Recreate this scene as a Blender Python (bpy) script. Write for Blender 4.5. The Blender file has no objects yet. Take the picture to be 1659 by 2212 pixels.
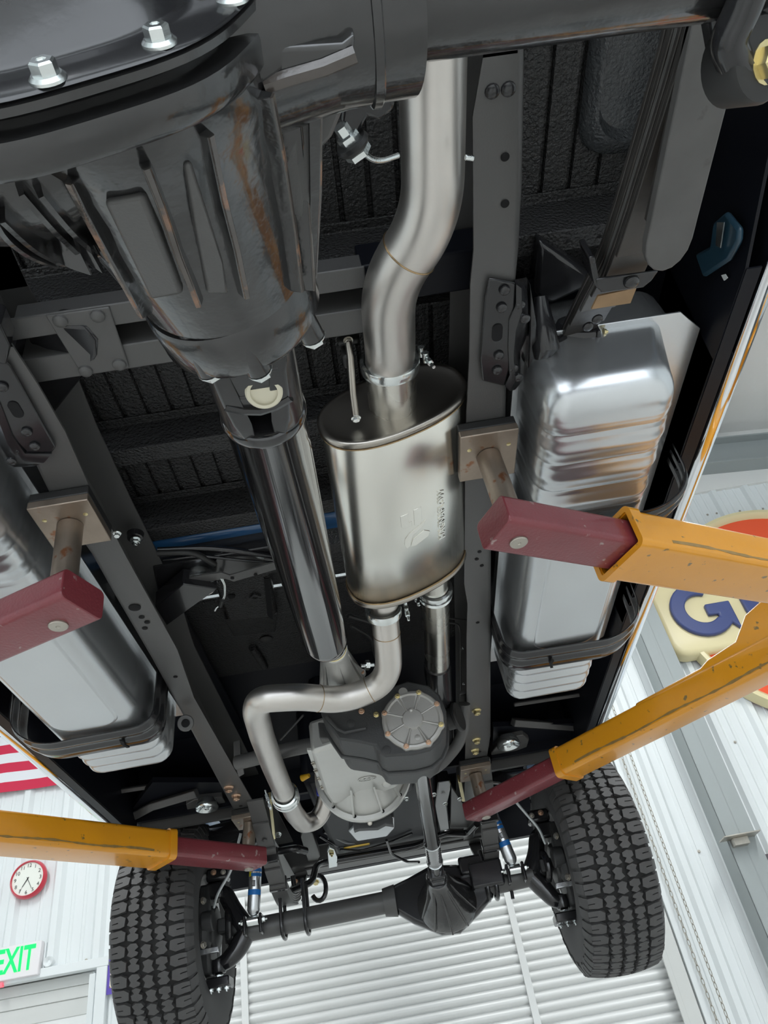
import bpy, math, random
from mathutils import Vector, Matrix, Quaternion
random.seed(7)
S = bpy.context.scene
COL = S.collection
pi = math.pi

# ---------------------------------------------------------------- camera
cam_d = bpy.data.cameras.new('camera'); cam = bpy.data.objects.new('camera', cam_d); COL.objects.link(cam)
_r = Vector([0.985945, 0.068858, -0.152223]); _d = Vector([-0.161606, 0.624217, -0.764354]); _f = Vector([0.042388, 0.778211, 0.626571])
cam.matrix_world = Matrix(((_r.x, -_d.x, -_f.x, 0), (_r.y, -_d.y, -_f.y, 0), (_r.z, -_d.z, -_f.z, 1.0), (0, 0, 0, 1)))
cam_d.sensor_fit = 'VERTICAL'; cam_d.sensor_height = 36.0
cam_d.lens = 1644.4 / 2212 * 36.0
cam_d.clip_start = 0.02; cam_d.clip_end = 200
S.camera = cam

# ---------------------------------------------------------------- world, exposure
S.view_settings.view_transform = 'Standard'; S.view_settings.look = 'None'
S.view_settings.gamma = 1.0; S.view_settings.use_curve_mapping = False
S.view_settings.exposure = 0.08
S.cycles.max_bounces = 8; S.cycles.diffuse_bounces = 4; S.cycles.glossy_bounces = 5
S.cycles.use_denoising = True
S.cycles.sample_clamp_indirect = 6.0
w = bpy.data.worlds.new('daylight'); S.world = w; w.use_nodes = True
w.node_tree.nodes['Background'].inputs[0].default_value = (0.86, 0.93, 1.0, 1)
w.node_tree.nodes['Background'].inputs[1].default_value = 3.4

# ---------------------------------------------------------------- unseen lamps, added and powered to light the floor
def area(name, loc, size, power, col=(1, 0.97, 0.93), rot=(0, 0, 0)):
    l = bpy.data.lights.new(name, 'AREA'); l.shape = 'RECTANGLE'; l.size, l.size_y = size; l.energy = power; l.color = col
    o = bpy.data.objects.new(name, l); COL.objects.link(o); o.location = loc; o.rotation_euler = rot
    return o
LAMPS = [(-3.2, -1.8, 4.7), (-2.9, 2.0, 4.7), (0.6, 4.2, 5.0), (3.4, -1.8, 4.7), (2.9, 2.0, 4.9), (-0.6, -3.6, 4.7)]
POWER = [60, 105, 36, 60, 105, 80]
for i, p in enumerate(LAMPS):
    area('added_lamp_light', (p[0], p[1], p[2] - 0.06), (0.3, 2.4), POWER[i], (0.97, 1.0, 1.0))

# ---------------------------------------------------------------- material helpers
MATS = {}
def mat(name, col, rough=0.5, metal=0.0, var=0.0, vscale=8.0, bump=0.0, bscale=60.0, coat=0.0, emit=0.0, stretch=None, rvar=0.0,
        spots=None, sscale=25.0, sthr=0.62, bdist=0.002, detail=4.0, spec=0.5, ecol=None):
    m = bpy.data.materials.new(name); m.use_nodes = True; MATS[name] = m
    nt = m.node_tree; N = nt.nodes; L = nt.links; b = N['Principled BSDF']
    b.inputs['Base Color'].default_value = (*col, 1); b.inputs['Roughness'].default_value = rough
    b.inputs['Metallic'].default_value = metal; b.inputs['Coat Weight'].default_value = coat
    b.inputs['Coat Roughness'].default_value = 0.08; b.inputs['Specular IOR Level'].default_value = spec
    if emit:
        b.inputs['Emission Color'].default_value = (*(ecol or col), 1); b.inputs['Emission Strength'].default_value = emit
    if var or bump or rvar or spots:
        tc = N.new('ShaderNodeTexCoord'); mp = N.new('ShaderNodeMapping'); L.new(tc.outputs['Object'], mp.inputs[0])
        if stretch: mp.inputs['Scale'].default_value = stretch
        def noise(sc, det=detail, src=mp):
            n = N.new('ShaderNodeTexNoise'); n.inputs['Scale'].default_value = sc; n.inputs['Detail'].default_value = det
            L.new(src.outputs[0], n.inputs['Vector']); return n
        last = None
        if var or spots:
            mix = N.new('ShaderNodeMix'); mix.data_type = 'RGBA'
            mix.inputs[6].default_value = (*[c * (1 - var) for c in col], 1); mix.inputs[7].default_value = (*[min(1, c * (1 + var)) for c in col], 1)
            n = noise(vscale); L.new(n.outputs['Fac'], mix.inputs[0]); last = mix.outputs[2]
        if spots:
            n2 = noise(sscale, 6); r = N.new('ShaderNodeValToRGB'); r.color_ramp.elements[0].position = sthr; r.color_ramp.elements[1].position = min(1, sthr + 0.05)
            L.new(n2.outputs['Fac'], r.inputs[0])
            m2 = N.new('ShaderNodeMix'); m2.data_type = 'RGBA'; L.new(r.outputs[0], m2.inputs[0]); L.new(last, m2.inputs[6]); m2.inputs[7].default_value = (*spots, 1)
            last = m2.outputs[2]
        if last: L.new(last, b.inputs['Base Color'])
        if rvar:
            n = noise(vscale * 1.7); mr = N.new('ShaderNodeMapRange'); mr.inputs['From Min'].default_value = 0.3; mr.inputs['From Max'].default_value = 0.7
            mr.inputs['To Min'].default_value = max(0.02, rough - rvar); mr.inputs['To Max'].default_value = rough + rvar
            L.new(n.outputs['Fac'], mr.inputs['Value']); L.new(mr.outputs[0], b.inputs['Roughness'])
        if bump:
            n = noise(bscale, 3); bp = N.new('ShaderNodeBump'); bp.inputs['Strength'].default_value = bump; bp.inputs['Distance'].default_value = bdist
            L.new(n.outputs['Fac'], bp.inputs['Height']); L.new(bp.outputs[0], b.inputs['Normal'])
    return m

rail_black = mat('satin black chassis paint', (0.085, 0.084, 0.083), 0.42, bump=0.12, bscale=350, spec=0.6)
gloss_black = mat('gloss black paint', (0.018, 0.018, 0.02), 0.2, coat=0.3, bump=0.06, bscale=120)
cast_black = mat('gloss black paint on rough casting', (0.02, 0.02, 0.021), 0.2, coat=0.8, bump=0.5, bscale=45, bdist=0.004, var=0.25, vscale=14)
cast_edge = mat('casting edge with painted copper glints', (0.062, 0.052, 0.046), 0.26, coat=0.6, bump=0.5, bscale=120, var=0.5, vscale=24, spots=(0.22, 0.11, 0.06), sscale=14, sthr=0.60)  # copper spots paint warm reflections onto the rib edges
under = mat('textured black undercoating', (0.034, 0.034, 0.035), 0.26, bump=1.0, bscale=160, bdist=0.006, detail=2)
under_gloss = mat('glossy undercoating in painted lit tone', (0.055, 0.06, 0.065), 0.22, bump=0.9, bscale=170, bdist=0.005, detail=2, coat=0.4)  # lighter, bluer undercoat: light on the wheel house put into the colour
body_black = mat('dark navy black body paint', (0.005, 0.006, 0.010), 0.45, bump=0.05, bscale=40, spec=0.25)
body_blue = mat('blue body paint', (0.02, 0.09, 0.22), 0.25, coat=0.6)
tube_black = mat('polished black drive shaft paint', (0.02, 0.02, 0.022), 0.1, metal=0.35, coat=1.0, var=0.2, vscale=5)
stainless = mat('brushed stainless steel', (0.70, 0.68, 0.63), 0.27, 1.0, var=0.04, vscale=6, rvar=0.02)
satin_pipe = mat('satin stainless pipe', (0.66, 0.63, 0.60), 0.36, 1.0, var=0.07, vscale=9, rvar=0.05)
muffler_m = mat('satin stainless muffler shell', (0.80, 0.79, 0.74), 0.26, 1.0, var=0.03, vscale=5)
heat = mat('heat tinted weld', (0.42, 0.30, 0.17), 0.32, 1.0, var=0.45, vscale=40, bump=0.5, bscale=300)
cap_m = mat('stainless end cap', (0.42, 0.39, 0.35), 0.3, 1.0, var=0.15, vscale=8)
tank_m = mat('silver galvanised tank coating', (0.64, 0.66, 0.68), 0.27, 0.85, var=0.06, vscale=6, bump=0.06, bscale=14, bdist=0.004)
zinc = mat('bright zinc plating', (0.80, 0.84, 0.84), 0.18, 0.95, bump=0.1, bscale=300)
zinc_yellow = mat('yellow zinc plating', (0.72, 0.62, 0.34), 0.3, 0.9)
copper_bolt = mat('bronze coloured bolt plating', (0.62, 0.42, 0.30), 0.35, 0.85)
aluminium = mat('bare cast aluminium', (0.60, 0.60, 0.58), 0.45, 0.65, var=0.08, vscale=10, bump=0.25, bscale=300, bdist=0.0008)
alu_cover = mat('grey cast cover', (0.42, 0.41, 0.39), 0.42, 0.5, bump=0.25, bscale=400, bdist=0.0008)
tcase_m = mat('matte black casting', (0.04, 0.041, 0.042), 0.5, bump=0.3, bscale=300)
rubber = mat('tyre rubber', (0.075, 0.074, 0.075), 0.62, bump=0.2, bscale=150, var=0.25, vscale=12)
rubber_dark = mat('dark rubber', (0.02, 0.02, 0.02), 0.5)
rim_m = mat('silver wheel paint', (0.75, 0.75, 0.75), 0.35, 0.4)
yellow_p = mat('safety yellow orange paint', (0.72, 0.30, 0.012), 0.28, coat=0.5, var=0.12, vscale=5, spots=(0.20, 0.13, 0.04), sscale=42, sthr=0.66, bump=0.1, bscale=60)
maroon = mat('maroon arm paint', (0.20, 0.035, 0.045), 0.33, coat=0.35, var=0.25, vscale=9, bump=0.5, bscale=170, bdist=0.0015, spots=(0.34, 0.24, 0.23), sscale=34, sthr=0.66)
raw_steel = mat('worn raw steel', (0.33, 0.27, 0.22), 0.38, 0.8, var=0.35, vscale=16, bump=0.2, bscale=90, spots=(0.28, 0.12, 0.06), sscale=18, sthr=0.60)
bolt_steel = mat('dull bare steel', (0.46, 0.43, 0.38), 0.35, 0.85, var=0.15, vscale=40)
wall_m = mat('white painted steel siding', (0.80, 0.835, 0.84), 0.42, var=0.02, vscale=2)
door_m = mat('white roll-up curtain', (0.82, 0.83, 0.82), 0.4, 0.1)
trim_m = mat('off-white steel trim', (0.66, 0.67, 0.65), 0.45)
col_m = mat('grey primed column', (0.33, 0.36, 0.36), 0.5)
gal = mat('galvanised steel', (0.48, 0.51, 0.52), 0.4, 0.6, var=0.25, vscale=12, rvar=0.1)
insul = mat('white insulation facing', (0.80, 0.80, 0.78), 0.5, bump=0.5, bscale=5, bdist=0.02)
floor_m = mat('sealed concrete floor', (0.70, 0.70, 0.68), 0.3, var=0.08, vscale=1.3, bump=0.05, bscale=20)
chrome = mat('chrome', (0.85, 0.87, 0.9), 0.08, 1.0)
spring_m = mat('black painted spring steel', (0.04, 0.037, 0.035), 0.4, var=0.5, vscale=22, bump=0.4, bscale=70, bdist=0.0015)
leaf_m = mat('dull grey bare spring leaf', (0.10, 0.098, 0.096), 0.5, var=0.35, vscale=14, spots=(0.05, 0.045, 0.04), sscale=16, sthr=0.6)
hole_m = mat('dark hole', (0.004, 0.004, 0.005), 0.9)
cream_m = mat('cream plastic', (0.78, 0.68, 0.40), 0.35)
orange_m = mat('orange red plastic', (0.85, 0.10, 0.03), 0.35)
blue_m = mat('blue plastic letter', (0.055, 0.075, 0.21), 0.38, var=0.08, vscale=8)
bearing_cream = mat('cream bearing cap', (0.70, 0.66, 0.52), 0.35)
brass = mat('yellow brass', (0.75, 0.5, 0.1), 0.3, 0.7)

# ---------------------------------------------------------------- mesh helpers
def V(p): return p if isinstance(p, Vector) else Vector(p)
def basis(d):
    d = V(d).normalized(); a = Vector((0, 0, 1)) if abs(d.z) < 0.9 else Vector((0, 1, 0))
    u = d.cross(a).normalized(); return d, u, d.cross(u).normalized()
def fillet(pts, r, n=7):
    pts = [V(p) for p in pts]; out = [pts[0]]
    for i in range(1, len(pts) - 1):
        a, b, c = pts[i - 1], pts[i], pts[i + 1]; rr = r[i - 1] if isinstance(r, (list, tuple)) else r
        ab = (a - b); cb = (c - b); k = min(rr, ab.length * 0.49, cb.length * 0.49)
        p0 = b + ab.normalized() * k; p1 = b + cb.normalized() * k
        for j in range(n + 1):
            t = j / n; out.append(p0 * (1 - t) ** 2 + b * 2 * t * (1 - t) + p1 * t * t)
    out.append(pts[-1]); return out
class G:
    def __init__(s): s.v = []; s.f = []
    def add(s, vs, fs):
        k = len(s.v); s.v += [tuple(p) for p in vs]; s.f += [tuple(i + k for i in f) for f in fs]; return s
    def box(s, c, d, rot=None):
        R = rot if rot is not None else Matrix.Identity(3); c = V(c); vs = []
        for x in (-.5, .5):
            for y in (-.5, .5):
                for zz in (-.5, .5): vs.append(c + R @ Vector((x * d[0], y * d[1], zz * d[2])))
        return s.add(vs, [(0, 1, 3, 2), (4, 6, 7, 5), (0, 4, 5, 1), (2, 3, 7, 6), (0, 2, 6, 4), (1, 5, 7, 3)])
    def bx(s, x0, x1, y0, y1, z0, z1): return s.box(((x0 + x1) / 2, (y0 + y1) / 2, (z0 + z1) / 2), (abs(x1 - x0), abs(y1 - y0), abs(z1 - z0)))
    def plate(s, pts, d):
        pts = [V(p) for p in pts]; d = V(d); n = len(pts)
        return s.add(pts + [p + d for p in pts], [tuple(range(n))[::-1], tuple(range(n, 2 * n))] + [(i, (i + 1) % n, n + (i + 1) % n, n + i) for i in range(n)])
    def loft(s, rings, cap=True, closed=True):
        n = len(rings[0]); vs = [p for r in rings for p in r]; fs = []
        for k in range(len(rings) - 1):
            for i in range(n if closed else n - 1):
                j = (i + 1) % n; fs.append((k * n + i, k * n + j, (k + 1) * n + j, (k + 1) * n + i))
        if cap and closed: fs += [tuple(range(n))[::-1], tuple(range((len(rings) - 1) * n, len(rings) * n))]
        return s.add(vs, fs)
    def tube(s, pts, r, n=16, cap=True):
        pts = [V(p) for p in pts]; m = len(pts); R = r if isinstance(r, (list, tuple)) else [r] * m
        ts = [(pts[min(i + 1, m - 1)] - pts[max(i - 1, 0)]).normalized() for i in range(m)]
        _, u, _ = basis(ts[0]); rings = []
        for i in range(m):
            u = (u - ts[i] * u.dot(ts[i])).normalized(); vv = ts[i].cross(u)
            rings.append([pts[i] + (u * math.cos(2 * pi * k / n) + vv * math.sin(2 * pi * k / n)) * R[i] for k in range(n)])
        return s.loft(rings, cap)
    def cyl(s, a, b, r, n=20, r2=None): return s.tube([a, b], [r, r if r2 is None else r2], n)
    def lathe(s, o, ax, prof, n=32, cap=True, u=None, fr=None):
        o = V(o); d, uu, vv = basis(ax)
        if u is not None: uu = (V(u) - d * V(u).dot(d)).normalized(); vv = d.cross(uu)
        rings = []
        for (r, h) in prof:
            rings.append([o + d * h + (uu * math.cos(2 * pi * k / n) + vv * math.sin(2 * pi * k / n)) * (r * (fr(2 * pi * k / n, r, h) if fr else 1)) for k in range(n)])
        return s.loft(rings, cap)
    def pipe(s, a, b, r0, r1, n=24):          # hollow tube
        return s.lathe(a, V(b) - V(a), [(r1, 0), (r0, 0), (r0, (V(b) - V(a)).length), (r1, (V(b) - V(a)).length), (r1, 0)], n, cap=False)
    def ring(s, c, ax, R, r, n=32, m=8):
        d, u, v = basis(ax); c = V(c); rings = []
        for i in range(n + 1):
            a = 2 * pi * i / n; q = u * math.cos(a) + v * math.sin(a)
            rings.append([c + q * (R + r * math.cos(2 * pi * k / m)) + d * r * math.sin(2 * pi * k / m) for k in range(m)])
        return s.loft(rings, False)
    def sheet(s, pts, th, wvec):              # strip swept along pts, width vector wvec, thickness th in the plane's normal
        pts = [V(p) for p in pts]; wv = V(wvec); m = len(pts); rings = []
        for i in range(m):
            t = (pts[min(i + 1, m - 1)] - pts[max(i - 1, 0)]).normalized(); n_ = t.cross(wv).normalized() * th
            rings.append([pts[i], pts[i] + wv, pts[i] + wv + n_, pts[i] + n_])
        return s.loft(rings)
def rrect(w, h, r, n=4):
    out = []
    for (sx, sy, a0) in ((1, 1, 0), (-1, 1, pi / 2), (-1, -1, pi), (1, -1, 1.5 * pi)):
        for k in range(n + 1):
            a = a0 + k / n * pi / 2; out.append((sx * (w / 2 - r) + r * math.cos(a), sy * (h / 2 - r) + r * math.sin(a)))
    return out
WL = {}
def wloc(o): return WL.get(o.name, Vector((0, 0, 0)))
def link(o, parent, world):
    COL.objects.link(o); o.parent = parent; o.location = world - (wloc(parent) if parent else Vector((0, 0, 0))); WL[o.name] = world.copy(); return o
def mk(name, g, m, parent=None, label=None, bev=0.0, ang=35, origin=None, seg=2, kind=None, flat=False):
    vs = [Vector(p) for p in g.v]
    if origin is None:
        lo = Vector([min(p[i] for p in vs) for i in range(3)]); hi = Vector([max(p[i] for p in vs) for i in range(3)]); origin = (lo + hi) / 2
    origin = V(origin)
    me = bpy.data.meshes.new(name); me.from_pydata([tuple(p - origin) for p in vs], [], g.f); me.validate()
    import bmesh
    bm = bmesh.new(); bm.from_mesh(me); bmesh.ops.recalc_face_normals(bm, faces=bm.faces); bm.to_mesh(me); bm.free()
    me.materials.append(m)
    if not flat: me.shade_smooth(); me.set_sharp_from_angle(angle=math.radians(ang))
    o = bpy.data.objects.new(name, me); link(o, parent, origin)
    if bev:
        b = o.modifiers.new('edge', 'BEVEL'); b.width = bev; b.segments = seg; b.limit_method = 'ANGLE'; b.angle_limit = math.radians(40); b.harden_normals = False
    if label: o['label'] = label
    if kind: o['kind'] = kind
    return o
def thing(name, label, cat, loc, group=None):
    o = bpy.data.objects.new(name, None); o.empty_display_size = 0.1; link(o, None, V(loc)); o['label'] = label; o['category'] = cat
    if group: o['group'] = group
    return o
def tag(o, label, cat, group=None):
    o['label'] = label; o['category'] = cat
    if group: o['group'] = group
    return o
UNIT = {}
def unit(kind, m):
    key = (kind, m.name)
    if key in UNIT: return UNIT[key]
    g = G()
    if kind == 'flange':        # hex flange bolt along +Z, seat at z=0, flange radius 1
        g.lathe((0, 0, 0), (0, 0, 1), [(1, 0), (1, .16), (.82, .34), (.5, .36)], 20)
        g.lathe((0, 0, .2), (0, 0, 1), [(.72, 0), (.72, .72), (.6, .82), (.3, .82), (.26, .74)], 6)
    elif kind == 'hex':
        g.lathe((0, 0, 0), (0, 0, 1), [(1.15, 0), (1.15, .12), (.9, .14)], 16)
        g.lathe((0, 0, .12), (0, 0, 1), [(.92, 0), (.92, .6), (.8, .68), (.2, .68)], 6)
    elif kind == 'nut':
        g.lathe((0, 0, 0), (0, 0, 1), [(1.1, 0), (1.1, .12), (.9, .14)], 16)
        g.lathe((0, 0, .12), (0, 0, 1), [(.88, 0), (.88, .7), (.76, .8), (.42, .8)], 6)
        g.lathe((0, 0, .6), (0, 0, 1), [(.42, 0), (.42, .9), (.34, 1.0)], 12)
    elif kind == 'rivet':
        g.lathe((0, 0, 0), (0, 0, 1), [(1, 0), (.92, .3), (.68, .52), (.3, .62), (.05, .63)], 14)
    elif kind == 'disc':
        g.lathe((0, 0, 0), (0, 0, 1), [(1, 0), (1, .1), (.9, .15)], 20)
    me = bpy.data.meshes.new(kind); me.from_pydata(g.v, [], g.f)
    import bmesh
    bm = bmesh.new(); bm.from_mesh(me); bmesh.ops.recalc_face_normals(bm, faces=bm.faces); bm.to_mesh(me); bm.free()
    me.materials.append(m); me.shade_smooth(); me.set_sharp_from_angle(angle=math.radians(30)); UNIT[key] = me; return me
def put(name, kind, m, loc, ax, r, parent, spin=0.3, label=None):
    o = bpy.data.objects.new(name, unit(kind, m)); link(o, parent, V(loc))
    o.rotation_mode = 'QUATERNION'; o.rotation_quaternion = Vector((0, 0, 1)).rotation_difference(V(ax)) @ Quaternion((0, 0, 1), spin)
    o.scale = (r, r, r)
    if label: o['label'] = label
    return o
def bolt(loc, ax, r, parent, m=None, kind='flange', name='bolt', label=None): return put(name, kind, m or zinc, loc, ax, r, parent, random.random(), label)
def rivet(loc, ax, r, parent, m=None): return put('rivet', 'rivet', m or rail_black, loc, ax, r, parent)
def hole(loc, ax, r, parent): return put('hole', 'disc', hole_m, V(loc), ax, r, parent)
DN = (0, 0, -1)

# ================================================================ THE BUILDING
YW = 5.63
def st(o): o['kind'] = 'structure'; return o
st(mk('floor', G().bx(-6.6, 7.6, -7, YW + .1, -.12, 0), floor_m, flat=True))
def siding(x0, x1, z0, z1, parent, y=YW, d=-1):
    x = x0
    while x < x1 - 0.02:
        xe = min(x + 0.914, x1); pts = []
        k0 = math.floor(x / 0.305)
        prof = []
        for k in range(k0 - 1, k0 + 5):
            c = k * 0.305
            for dx, h in ((-.045, 0), (-.02, .030), (.02, .030), (.045, 0), (.095, 0), (.102, .006), (.118, .006), (.125, 0), (.180, 0), (.187, .006), (.203, .006), (.210, 0)):
                prof.append((c + dx, h))
        def hh(xx):
            for i in range(len(prof) - 1):
                if prof[i][0] <= xx <= prof[i + 1][0]:
                    t = (xx - prof[i][0]) / max(1e-6, prof[i + 1][0] - prof[i][0]); return prof[i][1] * (1 - t) + prof[i + 1][1] * t
            return 0
        xs = [x] + [p[0] for p in prof if x < p[0] < xe] + [xe]
        r0 = []; r1 = []
        for xx in xs: r0.append((xx, y + d * hh(xx), z0)); r1.append((xx, y + d * hh(xx), z1))
        r0 += [(xe, y - d * .02, z0), (x, y - d * .02, z0)]; r1 += [(xe, y - d * .02, z1), (x, y - d * .02, z1)]
        mk('siding_panel', G().loft([r0, r1]), wall_m, parent, flat=True); x = xe
DX0, DX1, DZ = -1.45, 1.50, 2.95
wf = st(mk('wall_front', G().bx(-6.6, -3.3, YW + .03, YW + .13, 0, 5.2).bx(-3.3, DX0, YW + .03, YW + .13, 2.2, 5.2).bx(-2.05, DX0, YW + .03, YW + .13, 0, 2.2)
    .bx(DX0, DX1, YW + .03, YW + .13, DZ, 5.2).bx(DX1, 7.6, YW + .03, YW + .13, 0, 5.2), wall_m, flat=True))
siding(-4.57, -3.3, 0, 5.13, wf); siding(-3.3, -2.1, 2.16, 5.13, wf); siding(-2.1, DX0, 0, 5.13, wf)
siding(DX0, DX1, DZ, 5.13, wf); siding(DX1, 6.4, 0, 5.13, wf)
for p in [(-2.4329,5.6000,2.1919), (-2.2049,5.6000,2.1866), (1.9614,5.6000,2.1549), (2.5251,5.6000,2.8331), (3.2021,5.6000,4.8852), (3.2885,5.6000,4.8835), (3.4988,5.6000,4.8666), (3.7091,5.6000,4.8497)]:
    put('siding_screw', 'hex', bolt_steel, (p[0], YW - .004, p[2]), (0, -1, 0), .009, wf)
for nm, x in (('wall_left', -6.6), ('wall_right', 7.6)):
    st(mk(nm, G().bx(x - .1, x, -7, YW + .1, 0, 5.6), wall_m, flat=True))
bk = st(mk('wall_back', G().bx(-6.6, -3.6, -7.1, -7, 0, 5.6).bx(4.6, 7.6, -7.1, -7, 0, 5.6).bx(-3.6, 4.6, -7.1, -7, 3.9, 5.6), wall_m, flat=True))  # unseen; added with its bright opening for contrast in the reflections
# insulation band between siding and rafter, rafter, roof
st(mk('trim_1', G().plate([(-6.6, YW - .034, 5.13), (7.6, YW - .034, 5.13), (7.6, YW - .034, 6.0), (-6.6, YW - .034, 6.0)], (0, .10, 0)), insul, flat=True))
rf = G()
def raf(x, o): return 6.02 - 0.085 * abs(x) + o
rf.plate([(-6.6, 0, raf(6.6, -.10)), (0, 0, raf(0, -.10)), (7.6, 0, raf(7.6, -.10)), (7.6, 0, raf(7.6, -.115)), (0, 0, raf(0, -.115)), (-6.6, 0, raf(6.6, -.115))], (0, .18, 0))
rf.plate([(-6.6, 0, raf(6.6, -.40)), (0, 0, raf(0, -.40)), (7.6, 0, raf(7.6, -.40)), (7.6, 0, raf(7.6, -.415)), (0, 0, raf(0, -.415)), (-6.6, 0, raf(6.6, -.415))], (0, .18, 0))
rf.plate([(-6.6, .085, raf(6.6, -.10)), (0, .085, raf(0, -.10)), (7.6, .085, raf(7.6, -.10)), (7.6, .085, raf(7.6, -.41)), (0, .085, raf(0, -.41)), (-6.6, .085, raf(6.6, -.41))], (0, .01, 0))
for yy in (YW - .2, 1.0, -4.2):
    g = G(); g.v = [(a, b + yy, c) for a, b, c in rf.v]; g.f = list(rf.f); st(mk('roof_rafter', g, col_m, flat=True))
g = G()
for s, X in ((-1, -6.6), (1, 7.6)):
    g.plate([(0, -7, raf(0, .1)), (X, -7, raf(X, .1)), (X, YW + .1, raf(X, .1)), (0, YW + .1, raf(0, .1))], (0, 0, .1))
ceil = st(mk('ceiling', g, insul, flat=True))
for x in (-6.2, -4.9, -3.6, -2.3, -1.0, 1.0, 2.2, 3.45, 4.75, 6.0):
    z0 = raf(x, .1); g = G().bx(x - .006, x + .006, -7, YW, z0 - .2, z0).bx(x, x + .07, -7, YW, z0 - .2, z0 - .188).bx(x - .07, x, -7, YW, z0 - .012, z0)
    st(mk('roof_purlin', g, gal, flat=True))
# roll-up door: every slat of the curtain
dr = st(mk('door_1', G().bx(DX0 - .02, DX1 + .02, YW + .10, YW + .12, 0, DZ + .1), door_m, flat=True))
pitch = 0.0575
pr = [(0, .0), (.004, -.010), (.012, -.020), (.024, -.024), (.036, -.020), (.046, -.008), (.050, .0), (.0535, .004), (.0575, .0)]
g = G().loft([[(x, YW + .05 + b, a) for a, b in pr] + [(x, YW + .062, pitch), (x, YW + .062, 0)] for x in (DX0, DX1)])
sl = mk('slat', g, door_m, dr, ang=50)
for k in range(1, int(DZ / pitch) + 1):
    o = sl.copy(); COL.objects.link(o); o.location = sl.location + Vector((0, 0, k * pitch))
for x in (-1.17, .62):
    mk('curtain_strap', G().bx(x - .022, x + .022, YW + .012, YW + .024, 0, 2.4), door_m, dr, bev=.002)
tj = G().bx(DX1, DX1 + .085, YW - .06, YW + .1, 0, DZ + .1).bx(DX1 - .03, DX1 + .005, YW - .06, YW - .045, 0, DZ + .1)
st(mk('trim_2', tj, trim_m, bev=.004))
st(mk('trim_3', G().bx(DX0 - .085, DX0, YW - .06, YW + .1, 0, DZ + .1), trim_m, bev=.004))
st(mk('trim_4', G().bx(DX0 - .085, DX1 + .085, YW - .05, YW + .1, DZ + .02, DZ + .12), trim_m, bev=.004))
st(mk('trim_5', G().bx(DX1 + .10, DX1 + .16, YW - .045, YW - .01, 0, DZ + .3), wall_m, bev=.004))
# small roll-up door under the exit sign
d2 = st(mk('door_2', G().bx(-3.3, -2.1, YW + .10, YW + .12, 0, 2.2), trim_m, flat=True))
mk('door_frame', G().bx(-3.4, -2.04, YW - .05, YW + .02, 2.125, 2.18).bx(-2.115, -2.045, YW - .05, YW + .03, 0, 2.125).bx(-3.4, -3.32, YW - .05, YW + .03, 0, 2.125), wall_m, d2, bev=.004)
mk('door_guide', G().bx(-2.17, -2.13, YW - .02, YW + .05, 0, 2.1), wall_m, d2, bev=.003)
for k, (a, b, yy) in enumerate(((2.06, 2.125, .045), (1.99, 2.0602, .055), (1.892, 1.9902, .064))):
    mk('door_panel', G().bx(-3.3, -2.17, YW + yy, YW + .08, a, b), trim_m, d2, bev=.004)
mk('door_panel', G().bx(-3.3, -2.17, YW + .07, YW + .09, 0, 1.895), door_m, d2, bev=.004)
# grey column standing against the front wall
cx0, cx1 = 2.085, 2.285
cg = G().bx(cx0, cx1, YW - .24, YW - .232, 0, 5.7).bx(cx0, cx1, YW - .05, YW - .042, 0, 5.7).bx((cx0 + cx1) / 2 - .004, (cx0 + cx1) / 2 + .004, YW - .24, YW - .05, 0, 5.7)
cg.bx(cx0, cx0 + .008, YW - .24, YW - .05, 0, 5.7)
co = st(mk('column', cg, col_m, bev=.002))
p = (2.1506,5.3900,2.1390)
mk('bracket_plate', G().bx(p[0] - .12, p[0] + .12, YW - .36, YW - .24, p[2] - .004, p[2] + .004).bx(p[0] - .05, p[0] + .05, YW - .30, YW - .24, p[2] - .05, p[2] - .004), bolt_steel, co, bev=.002)

# ---- housings of the added, unseen lamps
for i, p in enumerate(LAMPS):
    t = thing('added_strip_lamp', 'unseen added strip lamp hanging under the roof ' + ('behind the camera on the driver side', 'beside the driver side of the truck', 'above the front of the truck', 'behind the camera on the passenger side', 'beside the passenger side of the truck', 'nearest the open back of the shop')[i], 'lamp', (p[0], p[1], p[2]), 'added strip lamps under the roof')
    mk('housing', G().bx(p[0] - .16, p[0] + .16, p[1] - 1.22, p[1] + 1.22, p[2], p[2] + .06), wall_m, t, bev=.005)
    for s in (-1, 1): mk('cord', G().cyl((p[0], p[1] + s, p[2] + .05), (p[0], p[1] + s, raf(p[0], .1)), .004, 6), gal, t)

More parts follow.
